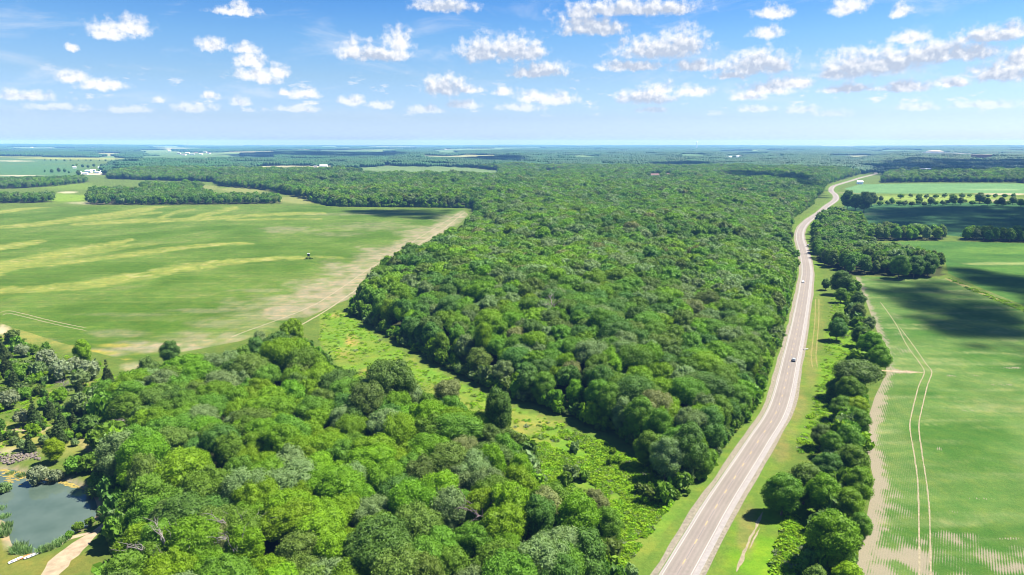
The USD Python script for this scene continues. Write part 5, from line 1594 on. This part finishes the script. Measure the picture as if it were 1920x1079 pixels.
for k in range(150):
    if k < 105:
        s_ = rr_.uniform(0, 1)
        px, py = np.interp(s_, [0, .35, .7, 1], [0, 50, 100, 160]), np.interp(s_, [0, .35, .7, 1], [880, 886, 898, 914])
        py += rr_.normal() * 1.6 + 3
    else:
        px, py = rr_.normal(32, 14), rr_.normal(888 + 6, 5)
    g = ground_at(px, py, WATER_Z)
    if not POND.contains(Point(g)):
        continue
    n = 9
    a = np.linspace(0, 2 * np.pi, n, endpoint=False)
    r = rr_.uniform(.2, .8) * (1 + rr_.uniform(-.45, .45, n))
    v = np.column_stack([g[0] + r * np.cos(a) * 1.7, g[1] + r * np.sin(a) * .8, np.full(n, WATER_Z + .012 + k * .0002)])
    ms.append((v, np.array([[0, i, i + 1] for i in range(1, n - 1)])))
tag(mesh('pond_scum', join(ms), 'pond_scum_yellow'), 'yellow floating weed along the far bank of the pond', kind='stuff')

# ------------------------------------------------------------------ far buildings
simple('wall_white', (0.80, 0.80, 0.79), 0.7, 0.3, 0.04, 0.5)
simple('roof_white', (0.74, 0.75, 0.77), 0.5, 0.4, 0.05, 0.5)
simple('roof_grey', (0.30, 0.29, 0.29), 0.8, 0.2, 0.1, 0.5)
simple('roof_red', (0.22, 0.12, 0.10), 0.8, 0.2, 0.1, 0.5)
simple('wall_tan', (0.58, 0.50, 0.40), 0.8, 0.2, 0.06, 0.5)
simple('roof_tan', (0.36, 0.31, 0.25), 0.8, 0.2, 0.05, 0.2)
simple('wall_brick', (0.26, 0.16, 0.16), 0.8, 0.2, 0.08, 0.2)


def house(px, py, w, d, h, rz, wall, roof, label, cat='house', group=None, name='house', pitch=0.45):
    g = ground_at(px, py)
    z = float(height(np.array([g[0]]), np.array([g[1]]))[0])
    o = thing(name, (g[0], g[1], z - 0.3), rz)
    tag(o, label, cat, group)
    mesh('wall', box(w, d, h + .3, 0, 0, (h + .3) / 2), wall, o)
    e, rh = .5, d / 2 * pitch
    prof = np.array([(-d / 2 - e, h), (0, h + rh), (d / 2 + e, h), (d / 2 + e, h + .3), (0, h + rh + .32), (-d / 2 - e, h + .3)])
    v = np.vstack([np.column_stack([np.full(6, x), prof]) for x in (-w / 2 - e, w / 2 + e)])
    f = []
    for i in range(6):
        j = (i + 1) % 6
        f += [(i, j, j + 6), (i, j + 6, i + 6)]
    f += [(0, 4, 5), (0, 1, 4), (1, 3, 4), (1, 2, 3), (6, 11, 10), (6, 10, 7), (7, 10, 9), (7, 9, 8)]
    mesh('roof', (v, np.array(f)), roof, o)
    for x in (-w / 2 - .01, w / 2 + .01):
        mesh('gable', (np.array([[x, -d / 2, h], [x, d / 2, h], [x, 0, h + rh]]), np.array([[0, 1, 2]])), wall, o)
    for x in np.linspace(-w / 2, w / 2, max(2, int(w // 5)) + 2)[1:-1]:
        mesh('window', box(1.4, .06, 1.6, x, -d / 2 - .02, 1.9), 'car_glass', o)
    mesh('door', box(1.2, .08, 2.1, w * .12, -d / 2 - .03, 1.25), 'roof_grey', o)


FARM = [(149,326,14,9,6,20,'white farmhouse at the left of the farmstead'), (160,327.5,20,10,5,5,'long white shed at the front of the farmstead'), (167,324,26,14,7,-8,'large white barn in the middle of the farmstead'), (175,321.5,18,10,6,12,'white barn behind the middle of the farmstead'),
        (184,325.5,22,12,6,-14,'white barn at the front right of the farmstead'), (193,324,26,13,6,4,'long white barn toward the right of the farmstead'), (203,322,20,12,6,-6,'rightmost white barn of the farmstead'), (140,317,14,9,7,30,'white house between the yellow and the dark farm tree'), (188,317,16,9,6,10,'small white building at the back of the farmstead')]
for px, py, w, d, h, rz, lab in FARM:
    house(px, py, w, d, h, rz, 'wall_white', 'roof_white', lab, group='white farmstead at the far left', name='farm_building')
for px, py, w, d, h, rz, wl, rf, lab in [
    (607,317,34,14,7,3,'wall_white','roof_white','white barn beyond the pale far field'), (592,318,14,10,6,10,'wall_tan','roof_grey','tan house left of the white barn on the pale far field'), (1013,328,20,12,6,10,'wall_white','roof_white','white house in the far forest, left one of the pair'),
    (1031,326.5,26,13,6,-4,'wall_white','roof_grey','white house in the far forest, right one of the pair'), (1228,336.5,30,13,6,2,'wall_tan','roof_red','long red-roofed house in the far forest'), (1251,335,16,12,6,2,'wall_tan','roof_red','smaller red-roofed house in the far forest'),
    (1612,345.5,16,12,7,-20,'wall_white','roof_white','white house at the near corner of the pale green far field'), (1366,300,40,18,8,0,'wall_tan','roof_white','pale building in the far forest left of the highway'), (1385,299.5,34,16,8,0,'wall_white','roof_white','white building beside the pale one in the far forest'),
    (470,317.5,18,12,6,0,'wall_tan','roof_grey','house at the left end of the pale far field')]:
    house(px, py, w, d, h, rz, wl, rf, lab)
TOWN = [(60,281),(95,282.5),(196,288),(204,287),(232,284),(240,286),(318,287),(336,291),(345,293),(352,290.5),(361,292),(368,289.5),(377,291.5),(385,288.5),(392,290.5),(399,288),(835,283),(850,281),(870,279)]
for i, (px, py) in enumerate(TOWN):
    k = i if px < 260 else i - 6 if px < 420 else i - 16
    where_ = 'in the far woods behind the farmstead' if px < 260 else 'in the hamlet below the radio mast' if px < 420 else 'near the horizon above the middle field'
    house(px, py, RR.uniform(26, 44), RR.uniform(14, 20), RR.uniform(7, 10), RR.uniform(-25, 25), ('wall_white', 'wall_tan')[i % 2], ('roof_white', 'roof_grey', 'roof_red')[i % 3],
          f'tiny {("white", "tan")[i % 2]} house {where_}, {ORD[k]} from the left', group='tiny houses scattered through the far woods', name='far_house')
for i, (px, py) in enumerate([(1610,280),(1664,288),(1690,287.5),(1702,324),(1712,302.5),(1726,325.5),(1740,326),(1745,303),(1770,325.5),(1800,325),(1916,318)]):
    house(px, py, RR.uniform(20, 34), RR.uniform(12, 16), RR.uniform(6, 9), RR.uniform(-25, 25), 'wall_white', ('roof_white', 'roof_grey')[i % 2],
          f'tiny white house in the blue woods right of the highway, {ORD[i]} from the left', group='tiny houses at the far right', name='far_house')


def block(name, px, py, parts, label, cat):
    g = ground_at(px, py)
    z = float(height(np.array([g[0]]), np.array([g[1]]))[0])
    o = thing(name, (g[0], g[1], z), -math.degrees(math.atan2(g[0], g[1])))
    tag(o, label, cat)
    for nm, b, mt in parts:
        mesh(nm, b, mt, o)


win = [('window', box(3, .2, 2.2, x, -18.1, zz), 'car_glass') for x in range(-44, 46, 8) for zz in (10, 16, 22)]
block('office_building', 1838, 306, [('wall', box(100, 36, 30, 0, 0, 15), 'wall_brick'), ('roof', box(102, 38, 1.2, 0, 0, 30.6), 'wall_tan'), ('canopy', box(60, 8, 6, -18, -22.1, 3), 'wall_white')] + win, 'broad dark-brick building standing out of the far right woods', 'building')
dm = trimesh.creation.icosphere(3, 1.0)
dm = trimesh.Trimesh(dm.vertices * [75, 60, 24] + [0, 0, 14], dm.faces)
block('arena', 1752, 291, [('wall', box(150, 110, 26, 0, 0, 13), 'wall_tan'), ('roof', dm, 'roof_tan')], 'domed tan hall near the right horizon', 'hall')
block('long_building', 1768, 292.5, [('wall', box(420, 40, 15, 0, 0, 7.5), 'wall_tan'), ('roof', box(424, 44, 1.5, 0, 0, 15.8), 'roof_white'), ('entrance', box(40, 10, 10, 120, -25.1, 5), 'wall_white')], 'very long low tan building in front of the domed hall', 'building')
# water tower and radio mast on the horizon
g = ground_at(1306, 281); z = float(height(np.array([g[0]]), np.array([g[1]]))[0])
o = thing('water_tower', (g[0], g[1], z)); tag(o, 'pale water tower standing over the horizon woods', 'water tower')
sp = trimesh.creation.icosphere(2, 1.0)
top = 128 - z
mesh('tank', trimesh.Trimesh(sp.vertices * [13, 13, 10] + [0, 0, top - 10], sp.faces), 'wall_white', o, smooth=True)
mesh('shaft', limb((0, 0, 0), (0, 0, top - 12), 7, 4, 12), 'wall_white', o)
g = ground_at(353, 283); z = float(height(np.array([g[0]]), np.array([g[1]]))[0])
o = thing('radio_mast', (g[0], g[1], z)); tag(o, 'thin grey radio mast rising over the left horizon', 'mast')
mesh('mast', limb((0, 0, 0), (0, 0, 150 - z), 2.6, 1.4, 4), 'roof_grey', o)
mesh('platform', box(5, 5, 1.5, 0, 0, 118 - z), 'roof_grey', o)

# ------------------------------------------------------------------ fair-weather clouds overhead, whose shadows lie on the land
MAT['cloud_white'] = usdkit.material(stage, '/World/Looks/cloud_white', {'p': ('principled_bsdf', {'base_color': (0.9, 0.9, 0.9), 'roughness': 1.0, 'specular_ior_level': 0.0}), 't': ('transparent_bsdf', {}), 'm': ('mix_closure', {'fac': 0.70})},
                                     [('p.BSDF', 'm.closure1'), ('t.BSDF', 'm.closure2')], surface='m.closure')


def cloud(pix, alt, puff, seed, label, fill_=1.0):
    po = world_poly(pix, 60)
    off = SUN[:2] / SUN[2] * alt
    rng = np.random.default_rng(seed)
    x0, y0, x1, y1 = po.bounds
    n = int(po.area / (puff * puff) * 3.8 * fill_) + 8
    core, ms = po.buffer(-puff * 0.55), []
    if core.is_empty:
        core = po.buffer(-puff * 0.25)
    cx, cy = po.centroid.x + off[0], po.centroid.y + off[1]
    k = 0
    while k < n:
        p = rng.uniform((x0, y0), (x1, y1))
        fringe = rng.random() < 0.45
        if not inside(po if fringe else core, p[:1], p[1:])[0]:
            continue
        k += 1
        r = puff * (rng.uniform(.18, .42) if fringe else rng.uniform(.45, .9))
        v = ico.vertices * [r, r, r * .7] * (1 + .6 * (meshkit.noise(ico.vertices * 1.5 + k, seed)[:, None] - .5))
        ms.append((v + [p[0] + off[0] - cx, p[1] + off[1] - cy, rng.uniform(0, .5) * r], ico.faces))
    o = thing('cloud', (cx, cy, alt))
    tag(o, label, 'cloud')
    mesh('puffs', join(ms), 'cloud_white', o, smooth=True)


cloud([(1606,524),(1700,523),(1772,524),(1860,560),(1960,600),(1960,690),(1880,668),(1800,640),(1725,606),(1665,572),(1622,546)], 1150, 26, 1, 'fair-weather cloud over the near field at the right')
cloud([(1775,498),(1850,505),(2000,525),(2100,560),(2100,600),(1935,575),(1850,545),(1780,518)], 1150, 24, 2, 'fair-weather cloud over the brushy ditch at the right')
cloud([(1590,389),(1700,386),(1850,386),(1990,384),(2040,440),(1900,443),(1770,438),(1660,436),(1625,412)], 1300, 42, 3, 'large fair-weather cloud over the shaded blue-green field')
cloud([(1800,452),(1990,458),(1990,440),(1800,438)], 1300, 22, 13, 'fair-weather cloud over the treeline at the right edge')
cloud([(1340,336),(1440,338),(1520,346),(1548,356),(1552,372),(1500,366),(1440,352),(1360,346)], 1500, 50, 4, 'fair-weather cloud over the forest near the highway bend')
cloud([(640,394),(760,393),(850,394),(840,408),(790,413),(740,409),(660,401)], 1300, 26, 5, 'fair-weather cloud over the far end of the left field')
cloud([(400,292),(520,290),(650,289),(760,292),(760,299),(640,301.5),(500,300),(420,297)], 2300, 130, 6, 'far fair-weather cloud over the left woods')
cloud([(1622,312),(1700,308),(1800,309),(1930,311),(2050,314),(2050,330),(1900,333),(1760,334),(1650,331)], 1900, 85, 7, 'far fair-weather cloud over the right woods', .9)
cloud([(860,300),(980,303),(990,309),(900,311),(850,306)], 2000, 70, 8, 'far fair-weather cloud over the middle woods')
cloud([(1200,315),(1330,312),(1340,318),(1230,322)], 1900, 55, 9, 'fair-weather cloud over the middle woods')
# ------------------------------------------------------------------ air
hz = trimesh.creation.box((45600, 45600, 196))
hz.apply_translation((0, 0, 196 / 2 - 30))
MAT['air'] = usdkit.material(stage, '/World/Looks/air', {'v': ('principled_volume', {'color': (0.20, 0.47, 0.96), 'absorption_color': (0.6, 0.6, 0.6), 'density': 5.2e-5, 'anisotropy': 0.0})}, [], volume='v.volume')
tag(mesh('haze', hz, 'air'), 'thin blue summer haze over the land', kind='stuff')
